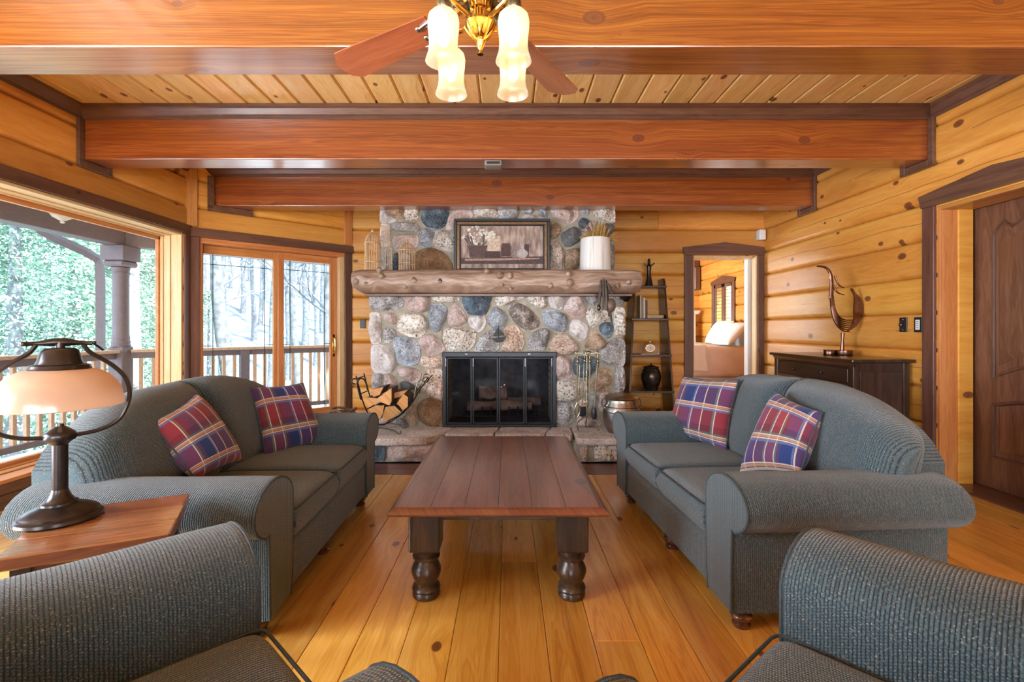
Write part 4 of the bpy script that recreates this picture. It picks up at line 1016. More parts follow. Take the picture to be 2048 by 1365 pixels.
throw_pillow([P(300, 846, 2.10), P(393, 788, 2.40), P(486, 920, 2.42), P(392, 962, 2.12)], .085, 'plaid pillow tilted over at the near end of the window-side sofa', (.32, .05), (1, -.5, .6))
throw_pillow([P(1367, 754, 3.38), P(1477, 760, 2.98), P(1452, 902, 2.93), P(1334, 866, 3.40)], .075, 'plaid pillow at the far end of the right-hand sofa', (.20, .52), (-1, -1, .5))
throw_pillow([P(1552, 783, 2.52), P(1644, 826, 2.24), P(1602, 948, 2.14), P(1479, 945, 2.45)], .085, 'plaid pillow leaning at the near end of the right-hand sofa', (.62, .18), (-1, -.6, .6))

# ------------------------------------------------------------------ coffee table
ct = thing('coffee_table', 'low dark wooden coffee table with fat turned black legs', 'coffee table', (-.04, 2.72, 0))
hx, hy, zt = .452, .70, .424
nb = 6; bw = (2*hx-.05)/nb
for k in range(nb):
    o = MB().box(-bw/2+.0004, bw/2-.0004, -hy+.025, hy-.025, zt-.035, zt, .0012).build('top_board', M['tabletop'], ct, smooth=False); o.location = (-hx+.025+bw*(k+.5), 0, 0)
prof = [(0, 0), (-.008, 0), (-.026, -.012), (-.031, -.020), (-.028, -.028), (-.012, -.036), (0, -.036)]   # (outwards is -, z from top)
def edge(sx, sy, ln, axis):
    m = MB(); ring = []
    for e in (-1, 1):
        for (o_, z) in prof:
            q = .025+(-o_)-.0    # mitre
            d = -o_
            along = e*(ln-.025+d)
            if axis == 'x': ring.append((along, sy*(hy-.025+d), zt+z))
            else: ring.append((sx*(hx-.025+d), along, zt+z))
    k = len(prof); m.add(ring, [[i, i+1, k+i+1, k+i] for i in range(k-1)]+[list(range(k)), list(range(k, 2*k))]); m.build('edge_molding', M['tabletop'], ct, recalc=True, angle=50)
for s in (-1, 1): edge(0, s, hx, 'x'); edge(s, 0, hy, 'y')
for s in (-1, 1):
    MB().box(-.28, .28, s*(hy-.13)-.012, s*(hy-.13)+.012, .335, .388, .002).build('apron', M['tableleg'], ct, smooth=False)
    MB().box(s*.31-.012, s*.31+.012, -hy+.15, hy-.15, .335, .388, .002).build('apron', M['tableleg'], ct, smooth=False)
LEG = [(.052, 0), (.060, .010), (.060, .022), (.056, .030), (.062, .040), (.058, .052), (.047, .060), (.046, .066), (.056, .085), (.064, .108), (.064, .125), (.056, .145), (.047, .158), (.046, .163), (.058, .172), (.060, .182), (.050, .190), (.052, .200), (.064, .214)]
for sx in (-1, 1):
    for sy in (-1, 1):
        c = (sx*.318, sy*(hy-.128))
        m = MB(); m.lathe(LEG, 28, (c[0], c[1], 0)); lg = m.build('leg', M['tableleg'], ct)
        MB().box(c[0]-.066, c[0]+.066, c[1]-.066, c[1]+.066, .214, .388, .008, 2).build('leg_block', M['tableleg'], lg, smooth=False)

# ------------------------------------------------------------------ lamp table and lamp
c1, c2, c3 = PF(345, 1063, .60), PF(375, 990, .60), PF(95, 1025, .60); c4 = c1+(c3-c2); cc = (c1+c3)/2
ux, uy = (c1-c4), (c2-c1); uy = uy-ux.normalized()*uy.dot(ux.normalized())
rzt = math.atan2(ux.y, ux.x); lw, dw = ux.length*1.0, uy.length*1.08
st = thing('side_table', 'small reddish wooden end table between the window-side sofa and armchair', 'side table', (cc.x, cc.y, 0), rzt)
nbt = 3
for k in range(nbt):
    o = MB().box(-lw/2, lw/2, -dw/6+.0004, dw/6-.0004, .565, .60, .0012 if k == 1 else .004).build('top_board', M['cherry'], st, smooth=False); o.location = (0, -dw/2+dw*(k+.5)/nbt, 0)
for sx in (-1, 1):
    for sy in (-1, 1):
        x, y = sx*(lw/2-.045), sy*(dw/2-.045); m = MB()
        m.add([(x+a*r, y+b_*r, z) for z, r in ((0, .012), (.50, .02), (.564, .02)) for a, b_ in ((-1, -1), (1, -1), (1, 1), (-1, 1))], [[r*4+i, r*4+(i+1) % 4, r*4+4+(i+1) % 4, r*4+4+i] for r in range(2) for i in range(4)]+[[3, 2, 1, 0], [8, 9, 10, 11]])
        m.build('leg', M['cab'], st, smooth=False)
for s in (-1, 1):
    MB().box(-lw/2+.06, lw/2-.06, s*(dw/2-.045)-.009, s*(dw/2-.045)+.009, .50, .564, .002).build('apron', M['cherry'], st, smooth=False)
    MB().box(s*(lw/2-.045)-.009, s*(lw/2-.045)+.009, -dw/2+.06, dw/2-.06, .50, .564, .002).build('apron', M['cherry'], st, smooth=False)
lb = PF(120, 1040, .60)
la = thing('table_lamp', 'dark bronze table lamp with peach alabaster dome shade on the end table', 'lamp', (lb.x, lb.y, .60), rad(42))
zz = lambda y: H-(y-CY)*lb.y/F-.60
m = MB(); m.lathe([(.100, .0), (.104, .006), (.102, .014), (.094, .019), (.094, .024), (.088, .030), (.070, .040), (.045, .048), (.044, .054), (.034, .060), (.026, .072), (.020, .088), (.019, .095)], 36, sx=1.0, sy=.9)
m.build('base', M['bronze'], la)
m = MB(); m.lathe([(.019, .092), (.019, .225), (.026, .232), (.037, .240), (.040, .252), (.036, .262), (.030, .266), (.020, .274), (.010, .280), (.009, .287)], 24); m.build('column', M['bronze'], la)
# harp
R = .178; hz0 = .248; pts = []
for s in (-1, 1):
    q = [(s*.034, hz0), (s*.09, hz0+.006), (s*.135, hz0+.028), (s*.156, hz0+.065), (s*.168, hz0+.115), (s*.158, hz0+.165), (s*.126, hz0+.205), (s*.092, hz0+.232), (s*.066, hz0+.250), (s*.052, hz0+.274)]
    q = chaikin([Vector((x, 0, z)) for x, z in q], 2, False)
    MB().tube(q, .0062, 8).build('harp_arm', M['bronze'], la)
m = MB(); m.tube([(-.073, 0, .526), (-.066, 0, .526), (-.045, 0, .527), (-.015, 0, .530), (.015, 0, .530), (.045, 0, .527), (.066, 0, .526), (.073, 0, .526)], [.009, .006, .007, .012, .012, .007, .006, .008], 10)
m.sphere((.078, 0, .527), .006, n=8, m=6); m.sphere((-.078, 0, .526), .007, n=8, m=6); m.build('crossbar', M['bronze'], la)
MB().tube([(.075, 0, .526), (.088, .01, .515), (.10, .02, .503)], .0035, 6).build('hook', M['bronze'], la)
m = MB(); m.lathe([(.072, .448), (.074, .454), (.070, .462), (.056, .466), (.052, .474), (.044, .505), (.036, .512), (.012, .514), (.012, .530)], 30); m.build('cap', M['bronze'], la)
m = MB(); sp_ = [(.060, .452), (.090, .446), (.115, .432), (.134, .410), (.146, .384), (.152, .356), (.154, .340)]
m.lathe(sp_, 44, caps=False); m.lathe([(r-.006, z-.002) for r, z in sp_][::-1], 44, caps=False); m.lathe([(.148, .338), (.154, .340)], 44, caps=False); m.build('shade', M['alabaster'], la, angle=180)
m = MB(); m.lathe([(.01, .36), (.024, .375), (.028, .395), (.02, .42), (.012, .43), (.012, .45)], 16); m.build('bulb', M['lampbulb'], la)

# ------------------------------------------------------------------ ceiling fan
fn = thing('ceiling_fan', 'brass ceiling fan with reddish wooden blades and four lit frosted glass lamps', 'ceiling fan', (-.09, 1.60, 0))
m = MB(); m.lathe([(.012, 2.40), (.012, 2.80), (.065, 2.815), (.075, 2.85), (.075, ZC-.001)], 20); m.build('downrod', M['brass'], fn)
m = MB(); m.lathe([(.05, 2.245), (.085, 2.255), (.10, 2.27), (.112, 2.29), (.122, 2.33), (.118, 2.37), (.09, 2.395), (.03, 2.405)], 32); mo = m.build('motor', M['pewter'], fn)
for k in range(12):
    a = 2*PI*k/12; ca, sa_ = math.cos(a), math.sin(a)
    MB().tube([(ca*.055, sa_*.055, 2.238), (ca*.085, sa_*.085, 2.228), (ca*.105, sa_*.105, 2.262), (ca*.124, sa_*.124, 2.30)], [.009, .012, .009, .005], 6).build('scroll', M['brass'] if k % 2 else M['brassdark'], mo)
m = MB(); m.lathe([(.010, 2.066), (.006, 2.072), (.004, 2.080), (.009, 2.088), (.013, 2.098), (.016, 2.108), (.010, 2.114), (.018, 2.118), (.030, 2.128), (.046, 2.148), (.052, 2.160), (.050, 2.168), (.030, 2.174), (.026, 2.178), (.026, 2.205), (.034, 2.210), (.036, 2.222), (.04, 2.245)], 28); m.build('light_hub', M['brass'], fn)
for k in range(8):
    a = 2*PI*k/8; MB().tube([(math.cos(a)*.050, math.sin(a)*.050, 2.158), (math.cos(a)*.033, math.sin(a)*.033, 2.132), (math.cos(a)*.016, math.sin(a)*.016, 2.116)], [.006, .005, .003], 6).build('flute', M['brass'], fn)
for sx, sy in ((-1, -1), (1, -1), (-1, 1), (1, 1)):
    ex, ey = sx*.107, sy*.105
    m = MB(); m.tube([(sx*.035, sy*.035, 2.172), (ex*.7, ey*.7, 2.186), (ex*.95, ey*.95, 2.200), (ex, ey, 2.196)], .0075, 8); arm = m.build('lamp_arm', M['brass'], fn)
    m = MB(); m.lathe([(.020, 2.136), (.024, 2.142), (.024, 2.165), (.019, 2.172), (.021, 2.19), (.012, 2.202), (.006, 2.208)], 18, (ex, ey, 0)); m.build('socket', M['brassdark'], arm)
    pf = [(.020, 2.140), (.034, 2.136), (.045, 2.124), (.0485, 2.106), (.0475, 2.085), (.0445, 2.06), (.0435, 2.035), (.0465, 2.012), (.052, 1.995), (.055, 1.985)]
    m = MB(); m.lathe(pf, 28, (ex, ey, 0), caps=False); m.lathe([(r-.003, z) for r, z in pf][::-1], 28, (ex, ey, 0), caps=False); m.build('lamp_shade', M['shade'], arm, angle=180)
    m = MB(); m.lathe([(.004, 2.03), (.014, 2.038), (.019, 2.055), (.019, 2.075), (.012, 2.105), (.010, 2.135)], 14, (ex, ey, 0)); m.build('bulb', M['bulb'], arm)
for a in (59.5, 146.5, 239.5, 326.5):
    Mx = Matrix.Rotation(rad(a), 4, 'Z') @ Matrix.Translation((0, 0, 2.225)) @ Matrix.Rotation(rad(11), 4, 'X')
    ol = [(.20, -.052), (.62, -.072), (.655, -.072), (.69, -.045), (.70, .0), (.70, .022), (.675, .05), (.655, .072), (.62, .072), (.20, .052)]
    bo_ = MB(); bo_.prism(ol, 'z', -.003, .003); o = bo_.build('blade', M['blade'], fn, smooth=False); o.matrix_local = Mx
    m = MB(); m.tube([(.09, 0, .035), (.14, -.018, .012), (.19, -.03, -.006), (.25, -.022, -.008)], [.010, .012, .010, .006], 8); m.tube([(.09, 0, .035), (.14, .018, .012), (.19, .03, -.006), (.25, .022, -.008)], [.010, .012, .010, .006], 8)
    m.sphere((.20, 0, -.006), .022, .022, .008, 10, 6); m.sphere((.255, -.022, -.008), .012, .012, .007, 8, 6); m.sphere((.255, .022, -.008), .012, .012, .007, 8, 6)
    bi = m.build('blade_iron', M['pewter'], o)
# ------------------------------------------------------------------ on the mantel
MZ = mz1+.002
# framed picture
py0 = 5.245; pw0, pw1 = P(908, 0, py0).x, P(1100, 0, py0).x; pz1 = P(0, 438, py0).z; pz0 = MZ+.008
pic = thing('framed_picture', 'framed brown still life of pots and bottles leaning on the chimney', 'picture', ((pw0+pw1)/2, py0+.03, pz0))
hw = (pw1-pw0)/2; hh = pz1-pz0
def frame_ring(o0, o1, y0, y1, m, name):
    g = MB()
    for (xa, xb, za, zb_) in ((-hw+o0, hw-o0, hh-o1, hh-o0), (-hw+o0, hw-o0, o0, o1), (-hw+o0, -hw+o1, o1, hh-o1), (hw-o1, hw-o0, o1, hh-o1)):
        g.box(xa, xb, y0, y1, za, zb_, .004)
    g.build(name, m, pic, smooth=False)
M['giltbrown'] = plain('brown_gilt', (.17, .095, .045), .35, .5, noise_amt=.3)
frame_ring(0, .030, -.045, .0, M['blackpl'], 'outer_frame'); frame_ring(.030, .062, -.034, .0, M['giltbrown'], 'gilt_band'); frame_ring(.062, .074, -.026, 0, M['blackpl'], 'inner_fillet')
m_, nt_, b_ = mat('painted_wall')
tc = N(nt_, 'ShaderNodeTexCoord'); mp = N(nt_, 'ShaderNodeMapping'); mp.inputs['Scale'].default_value = (7, 1, 2.2); nt_.links.new(tc.outputs['Object'], mp.inputs[0])
ns = N(nt_, 'ShaderNodeTexNoise', i_Scale=3.0, i_Detail=6.0); nt_.links.new(mp.outputs[0], ns.inputs['Vector'])
nt_.links.new(ramp(nt_, ns.outputs[0], [(.3, (.13, .075, .065)), (.5, (.30, .21, .17)), (.7, (.50, .40, .32))]), b_.inputs['Base Color'])
MB().box(-hw+.074, hw-.074, -.016, -.004, .074, hh-.074).build('canvas', m_, pic, smooth=False)
def ux_(x): return (900+x/9.75-1004)*py0/F
def uz_(y): return P(0, 410+y/9.75, py0).z-pz0
pcol = {k: plain('paint_'+k, c, .7, noise_amt=.3, noise_scale=40) for k, c in dict(pot=(.10, .058, .05), box=(.065, .038, .034), jar=(.085, .045, .038), tin=(.25, .18, .17), bottle=(.42, .37, .36), shelf=(.09, .05, .045), edge=(.36, .24, .19), flower=(.62, .60, .53), stem=(.10, .08, .07), light=(.55, .43, .32)).items()}
def paint(pts, k, name, d):
    MB().prism([(ux_(x), uz_(y)) for x, y in pts], 'y', -.0165-d*.0012, -.012).build(name, pcol[k], pic, smooth=False)
paint([(730, 600), (980, 600), (980, 930), (730, 930)], 'light', 'painted_light', 1)
paint([(215, 1030), (1835, 1000), (1835, 1150), (215, 1150)], 'shelf', 'painted_shelf', 2)
paint([(280, 1050), (1750, 1030), (1740, 1055), (900, 1085), (300, 1090)], 'edge', 'painted_shelf_edge', 3)
paint([(360, 820), (720, 815), (660, 1020), (380, 1020)], 'pot', 'painted_flowerpot', 4); paint([(340, 795), (735, 790), (730, 825), (345, 830)], 'pot', 'painted_pot_rim', 5)
paint([(670, 900), (985, 905), (985, 1030), (670, 1025)], 'box', 'painted_box', 3)
paint([(1015, 750), (1165, 745), (1190, 830), (1180, 1000), (1000, 1000), (995, 830)], 'jar', 'painted_jar', 5)
paint([(1190, 790), (1350, 790), (1330, 1030), (1210, 1025)], 'tin', 'painted_pail', 4); paint([(1450, 765), (1545, 765), (1535, 1000), (1460, 1000)], 'box', 'painted_tin', 3)
bt = [(1410+110*math.cos(a), 945+90*math.sin(a)) for a in [rad(-60+i*300/14) for i in range(15)]]
bt = [(1440, 865)]+[(1410+110*math.cos(rad(-70+i*320/18)), 950+88*math.sin(rad(-70+i*320/18))) for i in range(19)]+[(1390, 865), (1385, 810), (1370, 800), (1370, 770), (1440, 765), (1445, 800), (1438, 810)]
paint(bt, 'bottle', 'painted_bottle', 6)
r9 = random.Random(5)
for k in range(46):
    a = r9.uniform(0, 2*PI); rr = r9.random()**.5; x, y = 555+310*rr*math.cos(a), 590+170*rr*math.sin(a)-40*math.cos(a)*0; s_ = r9.uniform(18, 42)
    if x < 235: x = 260
    paint([(x+s_*math.cos(q), y+s_*.8*math.sin(q)) for q in [2*PI*i/7 for i in range(7)]], 'flower', 'painted_flower', 4+k*.05)
for (x0, y0, x1, y1) in ((280, 650, 400, 800), (330, 600, 430, 800), (400, 610, 450, 790), (660, 580, 640, 790), (720, 700, 620, 800), (560, 740, 560, 800)):
    paint([(x0-14, y0), (x0+22, y0), (x1+10, y1), (x1-10, y1)], 'stem', 'painted_stem', 7)

# wire birdcages
M['rattan'] = plain('rattan', (.62, .42, .24), .6, noise_amt=.3, noise_scale=60)
def cage(label, px, Yc, r, zbody, zdome, top=None, nw=16, rw=.0032):
    x = (px-CX)*Yc/F; t = thing('birdcage', label, 'birdcage', (x, Yc, MZ), 0, 'wire birdcages on the mantel')
    MB().lathe([(r*.98, 0), (r*1.04, .004), (r*1.04, .014), (r*.98, .018)], 24).build('base', M['rattan'], t)
    for k in range(nw):
        a = 2*PI*k/nw; c, s = math.cos(a), math.sin(a)
        q = [(r*c, r*s, .015), (r*c, r*s, zbody)]+[(r*c*math.cos(b_), r*s*math.cos(b_), zbody+(zdome-zbody)*math.sin(b_)) for b_ in (rad(25), rad(50), rad(72), rad(86))]
        MB().tube(q, rw, 5).build('bar', M['rattan'], t)
    for z in (.10 if zbody > .15 else .06, zbody): MB().tube([(r*1.01*math.cos(a), r*1.01*math.sin(a), z) for a in [2*PI*i/24 for i in range(24)]], rw*1.25, 5, closed=True).build('hoop', M['rattan'], t)
    if top: 
        MB().lathe([(.014, zdome-.008), (.010, zdome+.01), (.016, zdome+.02), (.006, zdome+.03), (.004, zdome+top)], 12).build('finial', M['rattan'], t)
    return t
zof = lambda y, Yc: P(0, y, Yc).z-MZ
cage('plump domed wire birdcage at the far left end of the mantel', 745, 4.92, .073, zof(487, 4.92), zof(466, 4.92), .012, 26, .0038)
cage('wire birdcage with a pointed finial nearest the picture on the mantel', 814, 5.02, .082, zof(502, 5.02), zof(487, 5.02), .055, 18)
x = (771-CX)*5.12/F; t = thing('birdcage', 'tall narrow white wire birdcage with a stepped roof on the mantel', 'birdcage', (x, 5.12, MZ), 0, 'wire birdcages on the mantel')
M['whitewire'] = plain('whitewashed_wire', (.70, .60, .48), .6, noise_amt=.3, noise_scale=80)
z1, z2, z3, z4 = zof(496, 5.12), zof(472, 5.12), zof(462, 5.12), zof(450, 5.12)
MB().lathe([(.070, 0), (.073, .004), (.073, .014), (.068, .018)], 24).build('base', M['whitewire'], t)
for k in range(18):
    a = 2*PI*k/18; c, s = math.cos(a), math.sin(a)
    MB().tube([(.07*c, .07*s, .015), (.07*c, .07*s, z1), (.060*c, .060*s, z1+(z2-z1)*.6), (.046*c, .046*s, z2), (.044*c, .044*s, z4)], .0030, 5).build('bar', M['whitewire'], t)
for z, r in ((.10, .071), (z1, .072), (z1+(z2-z1)*.6, .062), (z2, .048), (z3, .046), (z4, .045)): MB().tube([(r*math.cos(a), r*math.sin(a), z) for a in [2*PI*i/24 for i in range(24)]], .0042, 5, closed=True).build('hoop', M['whitewire'], t)

# white hollow log vase with dried grass
vy = 5.02; vx = (1190.5-CX)*vy/F; vh = zof(478, vy); vr = 31*vy/F
m_v, nt, b = mat('whitewashed_log'); tc = N(nt, 'ShaderNodeTexCoord'); mp = N(nt, 'ShaderNodeMapping'); mp.inputs['Scale'].default_value = (22, 22, 1.2); nt.links.new(tc.outputs['Object'], mp.inputs[0])
ns = N(nt, 'ShaderNodeTexNoise', i_Scale=1.2, i_Detail=4.0); nt.links.new(mp.outputs[0], ns.inputs['Vector'])
nt.links.new(ramp(nt, ns.outputs[0], [(.28, (.40, .34, .26)), (.42, (.72, .71, .67)), (.7, (.80, .80, .78))]), b.inputs['Base Color']); b.inputs['Roughness'].default_value = .6; bump(nt, b, ns.outputs[0], .4, .004)
m = MB(); pv = [(vr*1.0, 0), (vr*.99, vh*.3), (vr*.96, vh*.7), (vr*.935, vh-.008), (vr*.92, vh), (vr*.80, vh), (vr*.78, vh-.03), (vr*.78, .03)]
m.lathe(pv, 40, (vx, vy, MZ))
for i, v in enumerate(m.v):
    a = math.atan2(v.y-vy, v.x-vx); k_ = 1+.014*math.sin(a*3+1)+.008*math.sin(a*7)-(.05*max(0, 1-abs(a+PI/2+.05)*9)); m.v[i] = Vector((vx+(v.x-vx)*k_, vy+(v.y-vy)*k_, v.z))
solo(m, 'log_vase', m_v, 'white hollow log vase full of dried grass on the mantel', 'vase')
M['straw'] = plain('ochre_straw', (.42, .26, .07), .8, noise_amt=.4, noise_scale=50); M['purplegrass'] = plain('purple_dried_grass', (.20, .10, .085), .9, noise_amt=.4)
gt = thing('dried_grass', 'bunch of dried ochre and purple grass standing in the white log vase', 'dried grass', (vx, vy, MZ+vh-.06))
rg = random.Random(8); m = MB()
for k in range(240):
    a = rg.uniform(0, 2*PI); r0 = vr*.74*rg.random()**.5; x0, y0 = r0*math.cos(a), r0*math.sin(a)
    hgt = .06+.14*math.exp(-((x0-.03)/.10)**2)*rg.uniform(.75, 1.05); lean = Vector((x0*.25+rg.uniform(-.02, .02), y0*.2, hgt))
    m.tube([(x0, y0, 0), (x0+lean.x*.5, y0+lean.y*.5, hgt*.6), (x0+lean.x*1.3, y0+lean.y*1.3, hgt)], [.0035, .003, .0018], 4)
o = m.build('straw', M['straw'], gt); o['kind'] = 'stuff'
m = MB()
for k in range(30):
    a = rg.uniform(PI*.45, PI*.9) if k % 2 else rg.uniform(.0, PI*.5); r0 = vr*.4; L_ = rg.uniform(.14, .23)
    q = [(0, 0, 0), (math.cos(a)*L_*.35, -.02, .10), (math.cos(a)*L_*.7, -.03+rg.uniform(-.05, .05), .10+L_*.5*math.sin(a)), (math.cos(a)*L_, -.03+rg.uniform(-.07, .07), .10+L_*.75*math.sin(a))]
    m.tube(q, [.002, .002, .004, .002], 4)
o = m.build('purple_grass', M['purplegrass'], gt); o['kind'] = 'stuff'
m = MB()
for k in range(14):
    dx = rg.uniform(.16, .23); m.tube([(.04, 0, .0), (.13, -.02, .062), (dx, -.02+rg.uniform(-.03, .03), .05+rg.uniform(-.03, .08))], [.002, .003, .004], 4)
m.build('hanging_sprig', M['straw'], gt)

# utensils hanging from the mantel
hu = P(1207, 562, 4.56); ut = thing('hanging_utensils', 'bundle of dark old utensils hanging from the right end of the mantel', 'utensils', (hu.x, hu.y, hu.z))
def up(px, py, dy=0): q = P(px, py, 4.56); return (q.x-hu.x, dy, q.z-hu.z)
MB().tube([(0, .09, .01), (0, 0, .01), (0, -.015, .018)], .005, 6).build('nail', M['iron'], ut)
M['oldwood2'] = plain('worn_wood', (.10, .06, .038), .45, noise_amt=.4, noise_scale=30); M['oldwood'] = plain('blackened_wood', (.05, .032, .022), .5, noise_amt=.5, noise_scale=40)
for i, (x0, y0, x1, y1, r) in enumerate(((1202, 560, 1198, 612, .013), (1206, 558, 1206, 618, .012), (1210, 560, 1213, 622, .014), (1205, 562, 1196, 600, .010), (1212, 562, 1217, 634, .011), (1213, 566, 1224, 590, .012))):
    MB().tube([up(x0, y0, -.01-.008*(i % 3)), up((x0+x1)/2, (y0+y1)/2, -.015-.008*(i % 3)), up(x1, y1, -.01-.008*(i % 3))], [r*.6, r, r*.8], 8).build('handle', M['oldwood'], ut)
c = up(1221, 611, -.02); MB().sphere(c, .045, .022, .065, 14, 10).build('spoon_bowl', M['oldwood2'], ut)
MB().tube([up(1219, 622, -.015), up(1223, 646, -.012)], [.014, .007], 8).build('spoon_tip', M['oldwood'], ut)
c = up(1197, 616, -.018); MB().sphere(c, .018, .012, .03, 10, 8).build('ladle', M['bronze'], ut)

# ------------------------------------------------------------------ on and around the hearth
YW = 4.42
rk = thing('firewood_rack', 'iron sling rack with scrolled feet holding firewood on the hearth', 'log rack', (P(785, 0, YW).x, 4.52, ZH))
def rp(px, py, Y): return P(px, py, Y)-rk.location
arc = [(712, 752), (719, 778), (725, 803), (736, 829), (753, 846), (764, 852), (788, 841), (808, 823), (821, 803), (829, 787), (843, 771), (857, 755)]
# the arcs are read at the front; the back one repeats the same world shape 0.24 m further in
front = chaikin([rp(x, y, YW) for x, y in arc], 2, False)
for dy in (0, .24):
    MB().tube([p+Vector((0, dy, 0)) for p in front], .010, 6, flat=.5).build('band', M['iron'], rk)
nfr = len(front)
for k in range(2, nfr-1, 5): MB().tube([front[k]+Vector((0, 0, -.004)), front[k]+Vector((0, .24, -.004))], .006, 6).build('crossbar', M['iron'], rk)
sk = chaikin([rp(x, y, YW) for x, y in ((829, 795), (832, 777), (836, 764), (844, 759), (849, 765), (845, 771), (838, 770))], 2, False)
for dy in (-.01, .25): MB().tube([p+Vector((0, dy, 0)) for p in sk], .006, 6).build('scroll', M['brassdark'], rk)
sk2 = chaikin([rp(x, y, YW) for x, y in ((846, 760), (846, 752), (850, 748), (856, 749))], 2, False); MB().tube(sk2, .006, 6).build('scroll', M['brassdark'], rk)
for pts in (((722, 800), (716, 778), (714, 764), (720, 757), (728, 758), (733, 768), (735, 780)), ((717, 760), (708, 757), (702, 762), (705, 768), (711, 769))):
    q = chaikin([rp(x, y, YW-.01) for x, y in pts], 2, False); MB().tube(q, .0075, 6).build('scroll', M['iron'], rk)
    
zft = .006
def foot(xc, y, sgn):
    x = xc; q = [(x-.05*sgn, y, .055), (x+.02*sgn, y, .045), (x+.07*sgn, y, .030), (x+.085*sgn, y, .015), (x+.095*sgn, y, zft), (x+.115*sgn, y, zft), (x+.125*sgn, y, .018), (x+.115*sgn, y, .030)]
    MB().tube(chaikin([Vector(p) for p in q], 2, False), .007, 6).build('leg', M['brassdark'], rk)
lo = min(front, key=lambda p: p.z)
for y in (front[0].y, front[0].y+.24):
    foot(lo.x+.05, y, 1); foot(lo.x-.05, y, -1)
Z9 = (680, 700, 5.936)
FW = [('split log leaning at the left of the firewood stack', [(285,600),(330,560),(460,572),(490,606),(340,690)]), ('pale split log at the bottom left of the firewood stack', [(352,692),(440,650),(542,650),(528,750),(490,822),(430,760)]),
      ('wide split log at the bottom of the firewood stack', [(552,668),(660,655),(738,728),(620,815),(532,852),(512,780)]), ('tall split log standing at the right of the firewood stack', [(672,640),(760,520),(812,560),(812,670),(750,725),(702,660)]),
      ('greyish three-cornered log on top of the firewood stack', [(470,558),(638,440),(640,600),(612,648),(492,602)]), ('bark-backed log at the upper left of the firewood stack', [(350,512),(380,470),(520,440),(472,538),(400,562)]), ('short log at the upper right of the firewood stack', [(645,510),(815,472),(740,548),(646,580)])]
for i, (lb_, pts) in enumerate(FW):
    dy = (.0, -.02, -.01, .015, -.05, .03, .02)[i]
    poly = [P(Z9[0]+x/Z9[2], Z9[1]+y/Z9[2], YW) for x, y in pts]; poly = [(p.x, p.z) for p in poly]
    cxp = sum(p[0] for p in poly)/len(poly); czp = sum(p[1] for p in poly)/len(poly)
    q = []
    for a, b in zip(poly, poly[1:]+poly[:1]):
        for s in (0, .33, .66):
            x, z = a[0]+(b[0]-a[0])*s, a[1]+(b[1]-a[1])*s; k = .965+.03*noise.noise(Vector((x*40, z*40, i)))
            q.append((cxp+(x-cxp)*k, czp+(z-czp)*k))
    m = MB(); m.prism(q, 'y', YW-.03+dy, YW+.235+dy, 1, 0); solo(m, 'firewood_log', [M['firewood'], M['bark']], lb_, 'firewood', 'firewood logs in the rack', smooth=False)

# vine basket behind the sofa
vb = thing('vine_basket', 'rough brown basket of twisted vines beside the sliding door', 'basket', (-1.52, 4.50, 0))
M['vine'] = plain('vine', (.15, .075, .045), .8, noise_amt=.4, noise_scale=40); rb_ = random.Random(4)
for k in range(13):
    z = .02+.40*k/12; r = .115+.02*math.sin(k*.5); ph = rb_.uniform(0, 6)
    q = [((r+.012*math.sin(5*a+ph))*math.cos(a), (r+.012*math.sin(5*a+ph))*math.sin(a), z+.014*math.sin(3*a+ph)) for a in [2*PI*i/26 for i in range(26)]]
    MB().tube(q, .012, 6, closed=True).build('vine', M['vine'], vb)

# fire tools
YT = 4.58
def tp(x, y, dy=0.0): q = P(1080+x/5.935, 700+y/5.935, YT); return Vector((q.x, q.y+dy, q.z))
tb = tp(560, 940); ts = thing('tool_stand', 'brass stand with twisted post for the fire tools on the hearth', 'stand', (tb.x, YT, ZH))
def tl(x, y, dy=0.0): return tp(x, y, dy)-ts.location
m = MB(); q = []
for i in range(60):
    t_ = i/59; p = tl(560, 250).lerp(tl(560, 680), t_); a = t_*16; q.append(p+Vector((math.cos(a), math.sin(a), 0))*.006)
m.tube(q, .0055, 6); m.tube([p+Vector((math.cos(i*16/59+PI), math.sin(i*16/59+PI), 0))*.012-Vector((math.cos(i*16/59), math.sin(i*16/59), 0))*0 for i, p in enumerate(q)], .0055, 6)
m.tube([tl(558, 60), tl(558, 250)], .007, 8); m.tube([tl(560, 680), tl(556, 790)], .007, 8); m.build('post', M['brassdark'], ts)
for (p0, p1, p2, p3, dy) in ((tl(556, 780), tl(480, 830), tl(430, 870), tl(445, 935), -.02), (tl(556, 780), tl(640, 830), tl(700, 860), tl(718, 930), -.02), (tl(556, 780), tl(560, 830), tl(570, 860), tl(560, 900), .10)):
    f = (p1, p2, p3); pts_ = [p0, p1+Vector((0, dy*.4, 0)), p2+Vector((0, dy*.8, 0)), Vector((p3.x, dy, .03)), Vector((p3.x*.97, dy, .007)), Vector((p3.x*.82, dy, .007)), Vector((p3.x*.78, dy, .02))]
    MB().tube(chaikin(pts_, 2, False), .006, 6).build('leg', M['brassdark'], ts)
for s in (-1, 1):
    pts_ = [tl(558, 70), tl(558+s*60, 45), tl(558+s*110, 30), tl(558+s*130, 50), tl(558+s*120, 80)]
    MB().tube(chaikin(pts_, 2, False), .005, 6).build('hook', M['brassdark'], ts)
ring_ = [tl(575+30*math.cos(a), 45+30*math.sin(a)) for a in [2*PI*i/18 for i in range(18)]]; MB().tube(ring_, .0045, 6, closed=True).build('ring', M['brassdark'], ts)
